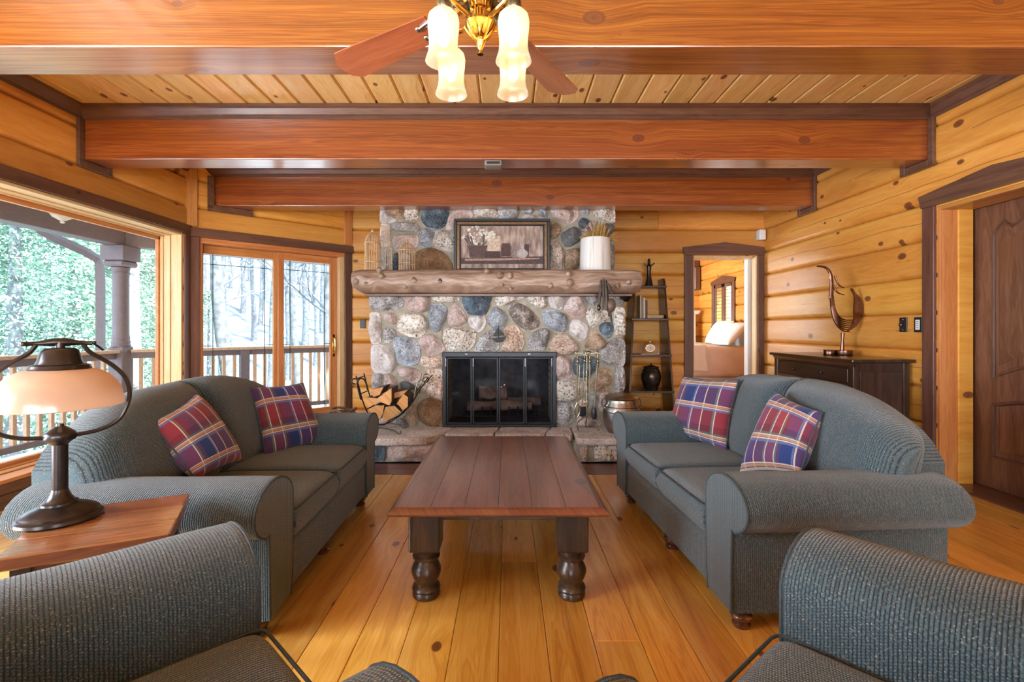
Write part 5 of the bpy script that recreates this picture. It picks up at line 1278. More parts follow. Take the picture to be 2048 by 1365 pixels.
def coil(m, x, y0, y1, dy):
    q = []
    for i in range(28):
        t_ = i/27; p = tp(x, y0+(y1-y0)*t_, dy); a = t_*2*PI*3.2; q.append(p+Vector((math.cos(a), math.sin(a), 0))*.012)
    m.tube(q, .005, 6)
def tool(label, xs_, y1, dy, head, cat='fire tool'):
    m = MB(); x0, x1 = xs_; coil(m, x0, 95, 165, dy); m.tube([tp(x0, 60, dy), tp(x0, 100, dy), tp(x1, y1, dy)], .0058, 8)
    rg_ = [tp(x0+20*math.cos(a), 40+24*math.sin(a), dy) for a in [2*PI*i/14 for i in range(14)]]; m.tube(rg_, .0042, 6, closed=True)
    head(m); return m
def h_tongs(m):
    m.tube(chaikin([tp(465, 180, -.05), tp(455, 400, -.05), tp(435, 620, -.05)], 1, False), .005, 6)
    for s in (-1, 1): m.tube(chaikin([tp(435, 615, -.05), tp(435+s*32, 690, -.05), tp(435+s*26, 750, -.05), tp(430, 795, -.05)], 2, False), .0055, 6)
solo(tool('', (434, 436), 620, -.05, h_tongs), 'fire_tongs', M['brassdark'], 'brass fire tongs at the left of the tool stand', 'fire tool', 'fire tools on the stand')
def h_poker(m):
    m.tube(chaikin([tp(584, 640, -.03), tp(586, 740, -.03), tp(600, 770, -.03)], 2, False), .0055, 6); m.tube([tp(584, 700, -.03), tp(610, 690, -.03)], [.005, .002], 6)
solo(tool('', (584, 586), 650, -.03, h_poker), 'fire_poker', M['brassdark'], 'brass fire poker beside the twisted post of the tool stand', 'fire tool', 'fire tools on the stand')
br_ = thing('fire_brush', 'fire brush with black bristles at the right of the tool stand', 'fire tool', tp(640, 800), 0, 'fire tools on the stand')
m = tool('', (685, 645), 680, 0, lambda m: None); m.build('handle', M['brassdark'], br_, world=True)
m = MB(); c = tp(640, 690); m.lathe([(.020, c.z-.105), (.026, c.z-.07), (.024, c.z-.02), (.016, c.z)], 16, (c.x, c.y, 0)); m.build('bristles', M['blackpl'], br_, world=True)
m = MB(); m.lathe([(.018, c.z-.004), (.019, c.z+.01), (.008, c.z+.018)], 16, (c.x, c.y, 0)); m.build('ferrule', M['chrome'], br_, world=True)
sh_ = thing('fire_shovel', 'black fire shovel behind the post of the tool stand', 'fire tool', tp(510, 790, .06), 0, 'fire tools on the stand')
m = tool('', (540, 512), 680, .06, lambda m: None); m.build('handle', M['brassdark'], sh_, world=True)
m = MB(); 
m.prism([(tp(470, 0).x, tp(0, 690).z), (tp(555, 0).x, tp(0, 690).z), (tp(560, 0).x, tp(0, 790).z), (tp(515, 0).x, tp(0, 815).z), (tp(465, 0).x, tp(0, 790).z)], 'y', YT+.055, YT+.063); m.build('blade', M['iron'], sh_, world=True, smooth=False)

# pewter pot and two little kettles
pc = P(1243, 0, 4.49); pt = thing('lidded_pot', 'big old pewter pot with lid and ring handle on the hearth', 'pot', (pc.x, 4.49, ZH))
rr_ = 35*4.56/F; zz2 = lambda y: P(0, y, 4.56).z-ZH
MB().lathe([(rr_*.62, 0), (rr_*.72, .006), (rr_*.90, .05), (rr_*1.02, .12), (rr_*1.04, .18), (rr_*.98, .235), (rr_*.84, zz2(803)), (rr_*.82, zz2(797)), (rr_*.88, zz2(794))], 36).build('body', M['pewter'], pt)
MB().lathe([(rr_*.90, zz2(795)), (rr_*.92, zz2(793)), (rr_*.86, zz2(790)), (rr_*.5, zz2(786)), (rr_*.12, zz2(784)), (.012, zz2(781)), (.016, zz2(778)), (.004, zz2(776))], 36).build('lid', M['pewter'], pt)
for z in (.20, .245): MB().tube([(rr_*(1.03 if z < .22 else .95)*math.cos(a), rr_*(1.03 if z < .22 else .95)*math.sin(a), z) for a in [2*PI*i/36 for i in range(36)]], .004, 6, closed=True).build('band', M['copper'], pt)
for s in (-1, 1):
    q = [(s*rr_*.84, 0, zz2(797)), (s*(rr_*.84+.03), 0, zz2(795)), (s*(rr_*.84+.045), 0, zz2(801)), (s*(rr_*.84+.035), 0, zz2(812)), (s*rr_*.95, 0, zz2(814))]
    MB().tube(chaikin([Vector(p) for p in q], 2, False), .006, 6).build('handle', M['chrome'], pt)

# ------------------------------------------------------------------ ladder shelf and what stands on it
lsx = 1.66; ls = thing('ladder_shelf', 'dark brown leaning ladder shelf between the fireplace and bedroom door', 'shelf', (lsx, 6.0, 0))
ztl = 1.785
def rail(xt, xb):
    m = MB(); th = .011; vs_ = []
    for x, y0, y1, z in ((xb, -.30, .13, 0), (xt, -.03, .19, ztl-.04), (xt, .0, .19, ztl)):
        for dx in (-th, th): vs_ += [Vector((x+dx, y0, z)), Vector((x+dx, y1, z))]
    # order per level: (-th,front),(-th,back),(th,front),(th,back)
    f = []
    for l in (0, 4): f += [[l, l+1, l+5, l+4], [l+2, l+6, l+7, l+3], [l, l+4, l+6, l+2], [l+1, l+3, l+7, l+5]]
    f += [[0, 2, 3, 1], [8, 9, 11, 10]]
    m.add(vs_, f); m.build('side_rail', M['ladder'], ls, recalc=True, smooth=False)
XRt, XRb, XLt, XLb = 1.906-lsx, 1.955-lsx, 1.545-lsx, 1.40-lsx
rail(XRt, XRb); rail(XLt, XLb)
levels = [1.695, 1.295, .862, .440, .135]
for z in levels:
    k = z/ztl; xa = XLb+(XLt-XLb)*k; xb = XRb+(XRt-XRb)*k; yf = -.30+.27*k
    MB().box(xa-.02, xb+.02, yf-.008, .16-.03*(1-k), z-.024, z, .003).build('shelf_board', M['ladder'], ls, smooth=False)
def on_shelf(px, i, dy=.10):        # world point on shelf i for pixel column px
    k = levels[i]/ztl; Y = 6.0-.30+.27*k+dy; return Vector(((px-CX)*Y/F, Y, levels[i]+.001))
# figurine
p = on_shelf(1298, 0, .08); fg = thing('angel_figurine', 'slim dark angel figurine with outstretched arms on the top ladder shelf', 'figurine', p)
MB().lathe([(.052, 0), (.050, .008), (.044, .03), (.034, .075), (.027, .12), (.024, .19), (.026, .225), (.030, .245), (.024, .262), (.010, .272)], 18, sy=.7).build('robe', M['bronze'], fg)
MB().sphere((0, 0, .293), .018, .018, .024, 12, 9).build('head', M['bronze'], fg)
MB().tube(chaikin([Vector(q) for q in ((-.068, 0, .286), (-.045, 0, .262), (-.02, 0, .252), (.02, 0, .252), (.045, 0, .262), (.068, 0, .286))], 2, False), [.005]+[.009]*(len(chaikin([Vector((0, 0, 0))]*6, 2, False))-2)+[.005], 8).build('arms', M['pewter'], fg)
MB().lathe([(.014, .30), (.018, .312), (.010, .335), (.004, .34)], 12).build('hair', M['bronze'], fg)
# books
bks = [(1281.5, 3.4, 46, (.55, .45, .28), 'thin yellow book at the left of the ladder shelf books'), (1284.6, 2.4, 44, (.30, .27, .25), 'thin grey book second in the ladder shelf row'), (1288.6, 4.6, 42, (.62, .58, .52), 'cream book standing third in the ladder shelf row'), (1293.0, 3.8, 36, (.14, .05, .045), 'dark red book at the right of the ladder shelf row')]
M['pages'] = plain('book_pages', (.70, .64, .52), .9)
for px, w_, h_, c, lb_ in bks:
    p = on_shelf(px, 1, .05); s = p.y/F; bw_, bh_ = w_*s, h_*s
    t = thing('book', lb_, 'book', p, 0, 'books on the ladder shelf'); mc = plain('book_cover_%d' % int(px), c, .6)
    cv = MB().box(-bw_/2, bw_/2, 0, .004, 0, bh_, .001); cv.box(-bw_/2, -bw_/2+.0025, 0, .13, 0, bh_); cv.box(bw_/2-.0025, bw_/2, 0, .13, 0, bh_); cv.build('cover', mc, t, smooth=False)
    MB().box(-bw_/2+.0025, bw_/2-.0025, .004, .126, .003, bh_-.004).build('pages', M['pages'], t, smooth=False)
p = on_shelf(1311, 1, .03); t = thing('book', 'tan book lying flat on the ladder shelf', 'book', p, 0, 'books on the ladder shelf')
cv = MB().box(-.098, .098, 0, .14, 0, .004, .001); cv.box(-.098, .098, 0, .14, .036, .040, .001); cv.box(-.098, .098, 0, .004, 0, .040, .001); cv.build('cover', plain('book_cover_flat', (.50, .34, .18), .6), t, smooth=False)
MB().box(-.094, .094, .004, .136, .004, .036).build('pages', M['pages'], t, smooth=False)
# clock
p = on_shelf(1300, 2, .06); ck = thing('mantel_clock', 'little oval clock under a wire arch on the ladder shelf', 'clock', p)
s = p.y/F
MB().tube([(-.104, 0, .0), (-.104, 0, .045)]+[(.104*math.cos(a), 0, .055+.085*math.sin(a)) for a in [PI-PI*i/16 for i in range(17)]]+[(.104, 0, .045), (.104, 0, 0)], .0045, 8).build('arch', M['chrome'], ck)
MB().box(-.112, .112, -.02, .02, 0, .008, .002).build('base', M['chrome'], ck); MB().lathe([(.010, .138), (.006, .15), (.010, .162), (.008, .172), (.002, .18)], 12).build('finial', M['chrome'], ck)
m = MB(); m.lathe([(.001, -.012), (.058, -.012), (.062, 0), (.058, .012), (.001, .012)], 28, sy=.75); m.v = [Vector((v.x, v.z, v.y+.075)) for v in m.v]; m.build('case', M['chrome'], ck, recalc=True)
m = MB(); m.lathe([(.001, .0), (.050, .0)], 28, sy=.75, caps=False); m.v = [Vector((v.x, -.0135, v.y+.075)) for v in m.v]; m.build('dial', plain('clock_dial', (.72, .66, .52), .5), ck, recalc=True)
m = MB(); m.box(-.0015, .0015, -.0155, -.014, .075, .100); m.box(0, .020, -.0155, -.014, .0735, .0765); m.sphere((0, -.014, .075), .006, .002, .006, 8, 6); m.build('hands', M['iron'], ck, smooth=False)
MB().tube([(0, 0, .112), (0, 0, .14)], .003, 6).build('hanger', M['chrome'], ck)
# urn
p = on_shelf(1302, 3, .15); uo = thing('urn', 'round dark glazed urn with lid on the ladder shelf', 'urn', p)
s = p.y/F; R_ = 19.5*s
MB().lathe([(R_*.66, 0), (R_*.70, .006), (R_*.66, .014), (R_*.85, .06), (R_, .12), (R_*1.0, .17), (R_*.88, .22), (R_*.74, .25), (R_*.70, .258), (R_*.76, .264)], 32).build('body', M['urn'], uo)
MB().lathe([(R_*.80, .264), (R_*.78, .272), (R_*.4, .285), (R_*.14, .289), (.010, .293), (.014, .302), (.004, .312)], 32).build('lid', M['urn'], uo)
MB().lathe([(R_*.90, .205), (R_*.92, .211), (R_*.87, .218)], 32, caps=False).build('band', M['bronze'], uo)
for px, lb_ in ((1280, 'tiny pewter kettle at the left of the bottom ladder shelf'), (1317, 'tiny pewter kettle at the right of the bottom ladder shelf')):
    p = on_shelf(px, 4, .07); k = thing('kettle', lb_, 'kettle', p, 0, 'tiny kettles on the bottom shelf')
    MB().lathe([(.030, 0), (.044, .012), (.050, .035), (.044, .058), (.030, .070), (.032, .074), (.020, .082), (.006, .085), (.008, .094), (.002, .097)], 20).build('body', M['pewter'], k)
    MB().tube(chaikin([Vector(q) for q in ((.042, 0, .03), (.062, 0, .045), (.07, 0, .066))], 1, False), [.010]+[.007]*(len(chaikin([Vector((0, 0, 0))]*3, 1, False))-2)+[.005], 8).build('spout', M['pewter'], k)
    MB().tube(chaikin([Vector(q) for q in ((-.043, 0, .055), (-.055, 0, .10), (-.02, 0, .135), (.03, 0, .13), (.045, 0, .055))], 2, False), .003, 6).build('bail', M['brassdark'], k)

# ------------------------------------------------------------------ dark cabinet, sculpture
cb = thing('cabinet', 'dark wooden drawer cabinet against the right log wall', 'cabinet', (2.975, 4.48, 0))
cx0, cx1, cy0, cy1, ch = -.225, .225, -.58, .58, .928
MB().box(cx0-.035, cx1+.02, cy0-.035, cy1+.035, ch-.028, ch, .008, 2).build('top', M['cabx'], cb, smooth=False)
MB().box(cx0+.012, cx1, cy0+.012, cy1-.012, .10, ch-.03).build('carcass', M['cab'], cb, smooth=False)
for x in (cx0, cx1-.05):
    for y in (cy0, cy1-.055): MB().box(x, x+.05, y, y+.055, 0, ch-.03, .004).build('leg', M['cab'], cb, smooth=False)
MB().box(cx0+.055, cx1-.055, cy0+.004, cy0+.012, .16, ch-.10, .003).build('end_panel', M['cab'], cb, smooth=False)
MB().prism([(cx0-.02, ch-.03), (cx0+.01, ch-.03), (cx0+.01, ch-.075)], 'y', cy0, cy1).build('cornice', M['cabx'], cb, smooth=False)
yw = (cy1-cy0-.12)/1
for r, (z0, z1) in enumerate(((.735, .845), (.56, .715), (.36, .54), (.14, .34))):
    for c in range(2 if r else 1):
        a = cy0+.06+(yw/2)*c if r else cy0+.06; b = a+(yw/2 if r else yw)-.01
        d = MB().box(cx0-.006, cx0+.014, a, b, z0, z1, .004).build('drawer', M['cabx'], cb, smooth=False)
        for q in ((.30, .70) if not r else (.28, .72)):
            m = MB(); m.lathe([(.007, 0), (.006, .010), (.013, .018), (.015, .026), (.008, .032)], 14); yk = a+(b-a)*q
            m.v = [Vector((cx0-.006-v.z, yk+v.x, (z0+z1)/2+v.y)) for v in m.v]; m.build('knob', M['chrome'] if r else M['bronze'], d, recalc=True)
YS = 4.44
sw = thing('metal_sculpture', 'abstract brown metal swan sculpture of curved ribs on the cabinet', 'sculpture', (P(1680, 0, YS).x, YS, .929))
def sp2(x, y, dy=0.0): q = P(1600+x/5.054, 510+y/5.054, YS); return Vector((q.x-sw.location.x, dy, q.z-.929))
dz = sp2(450, 1015).z
m = MB(); c = sp2(442, 1015); m.lathe([(.068, 0), (.070, .004), (.070, .044), (.066, .048)], 28, (c.x, 0, 0)); m.build('base', M['copper'], sw)
m = MB(); c = sp2(320, 1015); m.lathe([(.044, 0), (.046, .004), (.046, .046), (.043, .050)], 28, (c.x-.004, .03, 0)); m.build('base_disc', M['copper'], sw)
MB().tube([Vector((sp2(425, 0).x, 0, .045)), sp2(428, 870), sp2(432, 790)], [.018, .012, .017], 12).build('stem', M['copper'], sw)
neck = [(165, 115), (215, 116), (262, 128), (298, 165), (316, 220), (320, 300), (316, 380), (312, 450)]
m = MB(); q = chaikin([sp2(x, y) for x, y in neck], 2, False); nq = len(q); m.tube(q, [.003+.020*(i/(nq-1))**.7 for i in range(nq)], 10, flat=.6); m.build('neck', M['copper'], sw)
for i in range(7):
    t_ = i/6
    start = (302+36*t_, 440-30*t_); mid1 = (296+66*t_, 560-45*t_); mid2 = (325+75*t_, 690-85*t_); mid3 = (400+60*t_, 770-110*t_); end = (480+65*t_, 778-118*t_)
    q = chaikin([sp2(*p_, dy=(t_-.5)*.07*k_) for p_, k_ in ((start, .3), (mid1, .8), (mid2, 1), (mid3, 1), (end, .6))], 3, False); nq = len(q)
    MB().tube(q, [.011-.004*j/nq for j in range(nq)], 8, flat=.7).build('rib', M['copper'], sw)
for pts in (((345, 215), (372, 285), (400, 322), (442, 335)), ((330, 310), (360, 375), (395, 395), (443, 406))):
    q = chaikin([sp2(*p_, dy=-.01) for p_ in pts], 2, False); MB().tube(q, [.011-.009*j/len(q) for j in range(len(q))], 8).build('prong', M['copper'], sw)
leaf = [(505, 335), (540, 345), (552, 385), (612, 430), (650, 530), (640, 620), (590, 695), (530, 752), (470, 782), (520, 720), (545, 650), (541, 560), (549, 450), (545, 400)]
lf = chaikin([sp2(*p_) for p_ in leaf], 2, True); m = MB(); nl = len(lf); c = sum(lf, Vector())/nl
m.add([p_+Vector((0, -.007+.25*(p_.x-c.x)**2*6, 0)) for p_ in lf]+[p_+Vector((0, .007+.25*(p_.x-c.x)**2*6, 0)) for p_ in lf], [list(range(nl)), [nl+i for i in range(nl)][::-1]]+[[i, (i+1) % nl, nl+(i+1) % nl, nl+i] for i in range(nl)])
m.build('wing', M['copper'], sw, recalc=True)

# ------------------------------------------------------------------ small wall things
def plate_on_right(px, py, name, label, screen):
    Xp = XR-.042; Y = Xp*F/(px-CX); z = P(px, py, Y).z
    t = thing(name, label, 'switch', (Xp, Y, z), 0)
    MB().box(-.006, .002, -.038, .038, -.060, .060, .003).build('plate', M['blackpl'], t, smooth=False)
    if screen:
        MB().box(-.010, -.006, -.020, .020, -.040, .040, .002).build('keypad', M['white'], t, smooth=False)
        for k in range(4): MB().box(-.0112, -.010, -.012, .012, -.026+k*.016, -.022+k*.016).build('key_mark', M['blackpl'], t, smooth=False)
    else:
        MB().sphere((-.018, .004, .0), .016, .016, .016, 12, 8).build('dimmer_knob', M['copper'], t)
        for z_ in (-.042, .042): MB().sphere((-.006, 0, z_), .004, n=8, m=6).build('screw', M['chrome'], t)
plate_on_right(1807, 650, 'dimmer_switch', 'dark brown dimmer switch plate on the right log wall', False)
plate_on_right(1837, 650, 'keypad_switch', 'black keypad switch with white keys beside the brown door', True)
so = P(726, 648, YB-.042); o = thing('wall_outlet', 'dark outlet plate on the log wall left of the fireplace', 'outlet', so)
MB().box(-.036, .036, -.006, .002, -.058, .058, .003).build('plate', M['blackpl'], o, smooth=False)
for z_ in (-.022, .022): MB().box(-.016, .016, -.009, -.006, z_-.014, z_+.014, .003).build('socket', M['bronze'], o, smooth=False)
so = P(1523.5, 470, 6.12); o = thing('motion_sensor', 'white alarm sensor box high in the corner above the bedroom door', 'sensor', so)
MB().box(-.042, .042, -.03, .075, -.065, .065, .014, 3).build('housing', M['white'], o); MB().box(-.028, .028, -.034, -.029, -.03, .01, .002).build('lens', M['white'], o)
so = P(987, 0, 3.80); o = thing('beam_sensor', 'small grey detector box under the middle ceiling beam', 'detector', (so.x, 3.80, 2.468-.048))
MB().box(-.068, .068, -.055, .055, 0, .046, .012, 3).build('housing', M['greypl'], o); MB().box(-.05, .05, -.058, -.054, .012, .03, .002).build('grille', M['blackpl'], o)

# ------------------------------------------------------------------ bedroom beyond the doorway
BX0, BX1, BY1 = .9, 3.92, 10.0; BY0 = YB+.2
wbr = log_wall('wall_bedroom_right', (BX1, BY1), (BX1, BY0), [(.80, 1.55, 1.22, 1.98)])
wbb = log_wall('wall_bedroom_back', (BX0, BY1), (BX1, BY1))
wbl = log_wall('wall_bedroom_left', (BX0, BY0), (BX0, BY1), [(1.1, 3.3, .7, 2.2)])  # unseen opening added for the bedroom fill lamp
o = MB().box(3.2, BX1+.2, BY0-.02, BY0+.08, 0, ZC).build('wall_bedroom_front', M['log'], None, smooth=False); o['kind'] = 'structure'
o = MB().box(BX0-.2, BX1+.2, BY0-.2, BY1+.2, ZC, ZC+.05).build('ceiling_bedroom', M['ceil'], None, smooth=False); o['kind'] = 'structure'
o = MB().box(BX0-.2, BX1+.2, YB+.1, BY1+.2, -.08, 0).build('floor_bedroom', M['floor'], None, smooth=False); o['kind'] = 'structure'
n += 1; o = MB().box(BX0, BX1-.06, BY1-.11, BY1-.04, 2.30, 2.55, .01).build('trim_%d' % n, M['trim_x'], None, smooth=False); o['kind'] = 'structure'
n += 1; o = MB().box(BX1-.17, BX1-.05, BY1-.17, BY1-.04, 1.95, 2.42, .02).build('trim_%d' % n, M['trim_z'], None, smooth=False); o['kind'] = 'structure'
w5 = struct('window_5', (BX1, 0, 0))
ya, yb = BY1-1.55, BY1-.80
for y0_, y1_ in ((ya-.09, ya), (yb, yb+.09)): MB().box(-.062, -.03, y0_, y1_, 1.18, 1.99, .004).build('side_casing', M['trim_z'], w5, smooth=False)
MB().prism([(ya-.10, 1.98), (yb+.10, 1.98), (yb+.12, 2.05), ((ya+yb)/2, 2.13), (ya-.12, 2.05)], 'x', -.07, -.03).build('head_casing', M['trim_y'], w5, smooth=False)
MB().box(-.07, -.03, ya-.1, yb+.1, 1.14, 1.22, .004).build('sill', M['trim_y'], w5, smooth=False)
ym = (ya+yb)/2
for a, b in ((ya, ym-.005), (ym+.005, yb)):
    sh = MB(); sh.box(-.05, -.02, a, a+.055, 1.22, 1.98, .003); sh.box(-.05, -.02, b-.055, b, 1.22, 1.98, .003); sh.box(-.05, -.02, a, b, 1.22, 1.27, .003); sh.box(-.05, -.02, a, b, 1.92, 1.98, .003)
    s_ = sh.build('shutter', M['trim_z'], w5, smooth=False)
    for k in range(10):
        z = 1.30+k*.063; m = MB(); m.obox((-.035, (a+b)/2, z), (.045, 0, .012), (0, b-a-.11, 0), (-.001, 0, .005)); m.build('louver', M['trim_y'], s_, smooth=False)
MB().box(.10, .105, ya, yb, 1.22, 1.98).build('pane', M['glass'], w5, smooth=False)

bd = thing('bed', 'bed with pale pink coverlet seen through the bedroom doorway', 'bed', (3.0, 8.15, 0))
M['cover'] = plain('pink_coverlet', (.66, .52, .46), .85, noise_amt=.08, noise_scale=6, bmp=.2); M['throw'] = plain('white_throw', (.74, .66, .62), .9, noise_amt=.06, noise_scale=20, bmp=.3)
m = MB(); m.box(-1.1, .72, -.75, .75, .44, .90, .07, 4)
for i, v in enumerate(m.v):
    if v.z < .6: m.v[i] = v+Vector((.02*math.sin(v.x*0+v.y*14), .025*math.sin(v.x*9)-.02, 0))
m.build('coverlet', M['cover'], bd)
MB().box(-1.05, .68, -.70, .70, .22, .44, .02).build('box_spring', M['cover'], bd); MB().box(-1.09, .72, -.73, .73, .16, .30, .01).build('frame', M['cab'], bd, smooth=False)
for x in (-1.04, .67):
    for y in (-.68, .68): MB().box(x-.04, x+.04, y-.04, y+.04, 0, .16, .005).build('leg', M['cab'], bd, smooth=False)
MB().box(.725, .80, -.80, .80, .0, 1.16, .012).build('headboard', M['white'], bd, smooth=False)
def thf(u, v):
    x = -.62+.62*u+.03*math.sin(v*7); d = v*1.2
    if d < .72: return (x, .45-d*1.62+.0, .915+.006*math.sin(u*20))
    return (x+.02*math.sin(u*13), -.785-.012*math.sin(u*17+1)-.0, .915-(d-.72)*.72-.05*u*(v > .9))
m = MB(); m.surf(thf, 24, 40); 
o = m.build('throw_blanket', M['throw'], bd, angle=180); sd_ = o.modifiers.new('thick', 'SOLIDIFY'); sd_.thickness = .012
def bed_pillow(loc, rz, tilt, label):
    t = thing('bed_pillow', label, 'pillow', loc, rz, 'white bed pillows'); m = MB()
    ct_, st_ = math.cos(tilt), math.sin(tilt)
    def f(u, v): 
        a, b = (u-.5)*.62, v*.44; return (b*ct_*1.0+.03, a, b*st_+.02), Vector((-st_, 0, ct_))
    pillow_surf(m, f, .09, 20, 16, 3, 3); m.build('case', plain('pillow_case_'+str(len(label)), (.80, .80, .82), .8, noise_amt=.02), t, fix=.0004, angle=80); return t
bed_pillow((3.30, 7.72, .905), 0, rad(48), 'front white pillow propped on the bed')
bed_pillow((3.45, 8.35, .905), 0, rad(58), 'white pillow standing behind on the bed')
dr = thing('dresser', 'white dresser with a framed mirror at the back of the bedroom', 'dresser', (3.20, 9.62, 0))
MB().box(-.55, .55, -.22, .24, .06, .86, .006).build('body', M['white'], dr, smooth=False); MB().box(-.58, .58, -.25, .26, .86, .90, .006).build('top', M['white'], dr, smooth=False)
for s in (-1, 1): MB().box(s*.47-.055, s*.47+.055, .10, .16, .90, 1.46, .006).build('mirror_post', M['white'], dr, smooth=False)
MB().prism([(-.56, 1.46), (.56, 1.46), (.60, 1.50), (.60, 1.53), (-.60, 1.53), (-.60, 1.50)], 'y', .07, .19).build('mirror_cornice', M['white'], dr, smooth=False)
mir = plain('mirror_glass', (.85, .86, .87), .03, 1.0, noise_amt=0); MB().box(-.42, .42, .12, .14, .92, 1.45).build('mirror', mir, dr, smooth=False)
for r in range(3):
    for c in (-1, 1):
        d = MB().box(-.52 if c < 0 else .01, -.01 if c < 0 else .52, -.235, -.22, .10+r*.25, .33+r*.25, .004).build('drawer', M['white'], dr, smooth=False)
        MB().sphere((c*.265, -.245, .215+r*.25), .014, n=10, m=6).build('knob', M['bronze'], d)
for x in (-.5, .5):
    for y in (-.18, .2): MB().box(x-.03, x+.03, y-.03, y+.03, 0, .06).build('leg', M['white'], dr, smooth=False)
# ------------------------------------------------------------------ porch, deck, trees
DZ = -.04
dk = thing('deck', 'weathered porch deck of narrow boards outside the windows', 'deck', (XL-.2, 4, DZ))
C1 = Vector((-4.52, 5.72)); dirb = dv.copy(); C2 = C1+dirb*3.6
k = 0
for xq in [XL-.21-.135*i for i in range(9)]:
    o = MB().box(-.0625, .0625, -1.5, 5.9-.5*(0), -.035, 0, .004).build('deck_board', M['decking'], dk, smooth=False); o.location = (xq-.0625-dk.location.x, -dk.location.y, 0)
off = Vector((-dirb.y, dirb.x))
for i in range(9):
    c0 = A+off*(.22+.0675+.135*i); m = MB(); q0 = c0+dirb*(-.35+.0*i); q1 = c0+dirb*2.6
    m.obox((*((q0+q1)/2-Vector((dk.location.x, dk.location.y))), -.019), (*(q1-q0), 0), (*(off*.125), 0), (0, 0, .032), .004); m.build('deck_board', M['decking'], dk, smooth=False)
bal_proto = None
def railing(p0, p1, label, posts, first=.1):
    global bal_proto
    d = (p1-p0); L_ = d.length; d.normalize(); rz = math.atan2(d.y, d.x)
    t = thing('deck_railing', label, 'railing', (p0.x, p0.y, DZ), rz, 'deck railings')
    MB().box(0, L_, -.07, .07, .93, .965, .006).build('top_rail', M['cedar'], t, smooth=False)
    MB().box(0, L_, -.02, .02, .86, .93, .004).build('upper_rail', M['outbrown'], t, smooth=False)
    MB().box(0, L_, -.02, .02, .08, .14, .004).build('lower_rail', M['outbrown'], t, smooth=False)
    for s in posts: MB().box(s-.055, s+.055, -.055, .055, 0, .93, .006).build('post', M['outbrown'], t, smooth=False)
    s = first
    while s < L_-.05:
        if all(abs(s-q) > .09 for q in posts):
            if bal_proto is None:
                o = MB().box(-.019, .019, -.019, .019, .14, .86, .003).build('baluster', M['cedar'], t, smooth=False); bal_proto = o
            else: o = bal_proto.copy(); COL.objects.link(o); o.parent = t
            o.location = (s, 0, 0)
        s += .125
railing(Vector((-4.52, -1.0)), C1-Vector((0, .09)), 'cedar porch railing seen through the big picture window', [1.0, 3.2, 5.0])
railing(C1+dirb*.09, C2, 'porch railing slanting past the sliding glass door', [1.22, 3.4])
# corner column
co = thing('porch_column', 'round turned porch column at the corner of the deck', 'column', (C1.x, C1.y, DZ))
MB().box(-.085, .085, -.085, .085, 0, 1.0, .008).build('base_post', M['outbrown'], co, smooth=False)
MB().lathe([(.095, 1.0), (.098, 1.02), (.090, 1.03), (.095, 1.06), (.085, 1.08), (.090, 1.10), (.082, 1.14), (.080, 1.80), (.084, 1.84), (.094, 1.86), (.084, 1.88), (.092, 1.92), (.080, 1.93)], 24).build('shaft', M['outbrown'], co)
MB().box(-.12, .12, -.12, .12, 1.93, 2.0, .02).build('capital', M['outbrown'], co, smooth=False); MB().box(-.135, .135, -.135, .135, 2.0, 2.17, .006).build('cap_block', M['outbrown'], co, smooth=False)
pb = thing('porch_roof', 'brown porch roof beams and wooden soffit outside the windows', 'porch roof', (C1.x, C1.y, 2.13))
m = MB(); m.box(-.09, .09, -6.8, .05, 0, .28, .006); m.build('beam', M['outbrown'], pb, smooth=False)
m = MB(); c = dirb*2.0; m.obox((c.x, c.y, .14), (*(dirb*4.0), 0), (*(off*.18), 0), (0, 0, .28), .006); m.build('beam', M['outbrown'], pb, smooth=False)
poly = [(-.35, -6.8), (1.05, -6.8), (1.05, -.65), (2.4, .65), (4.3, 2.4), (2.6, 2.75), (-.2, .12), (-.35, -.05)]
m = MB(); m.prism(poly, 'z', .29, .36); m.build('soffit', M['porchceil'], pb, smooth=False)
# gutter downspout
ds = thing('downspout', 'grey gutter downspout bending down beside the porch column', 'downspout', (C1.x-.27, C1.y+.04, DZ-1.5))
q = chaikin([Vector(p_) for p_ in ((-.25, -.55, 3.86), (-.22, -.50, 3.75), (.0, -.05, 3.55), (.0, .0, 3.45), (0, 0, 2.5), (0, 0, 0))], 1, False); m = MB(); m.tube(q, .05, 4); m.build('pipe', M['outbrown'], ds, smooth=False)
# porch light
pl = P(125, 447, 4.62); po = thing('porch_light', 'clear glass dome light hanging under the porch soffit', 'light', (pl.x, 4.62, pl.z))
MB().lathe([(.012, 0), (.02, .012), (.008, .02), (.03, .03), (.075, .055), (.10, .09), (.105, .12), (.09, .15)], 24, caps=False).build('globe', M['shade'], po, angle=180)
MB().lathe([(.09, .148), (.095, .155), (.06, .17), (.03, 2.42-pl.z)], 20).build('mount', M['brass'], po)

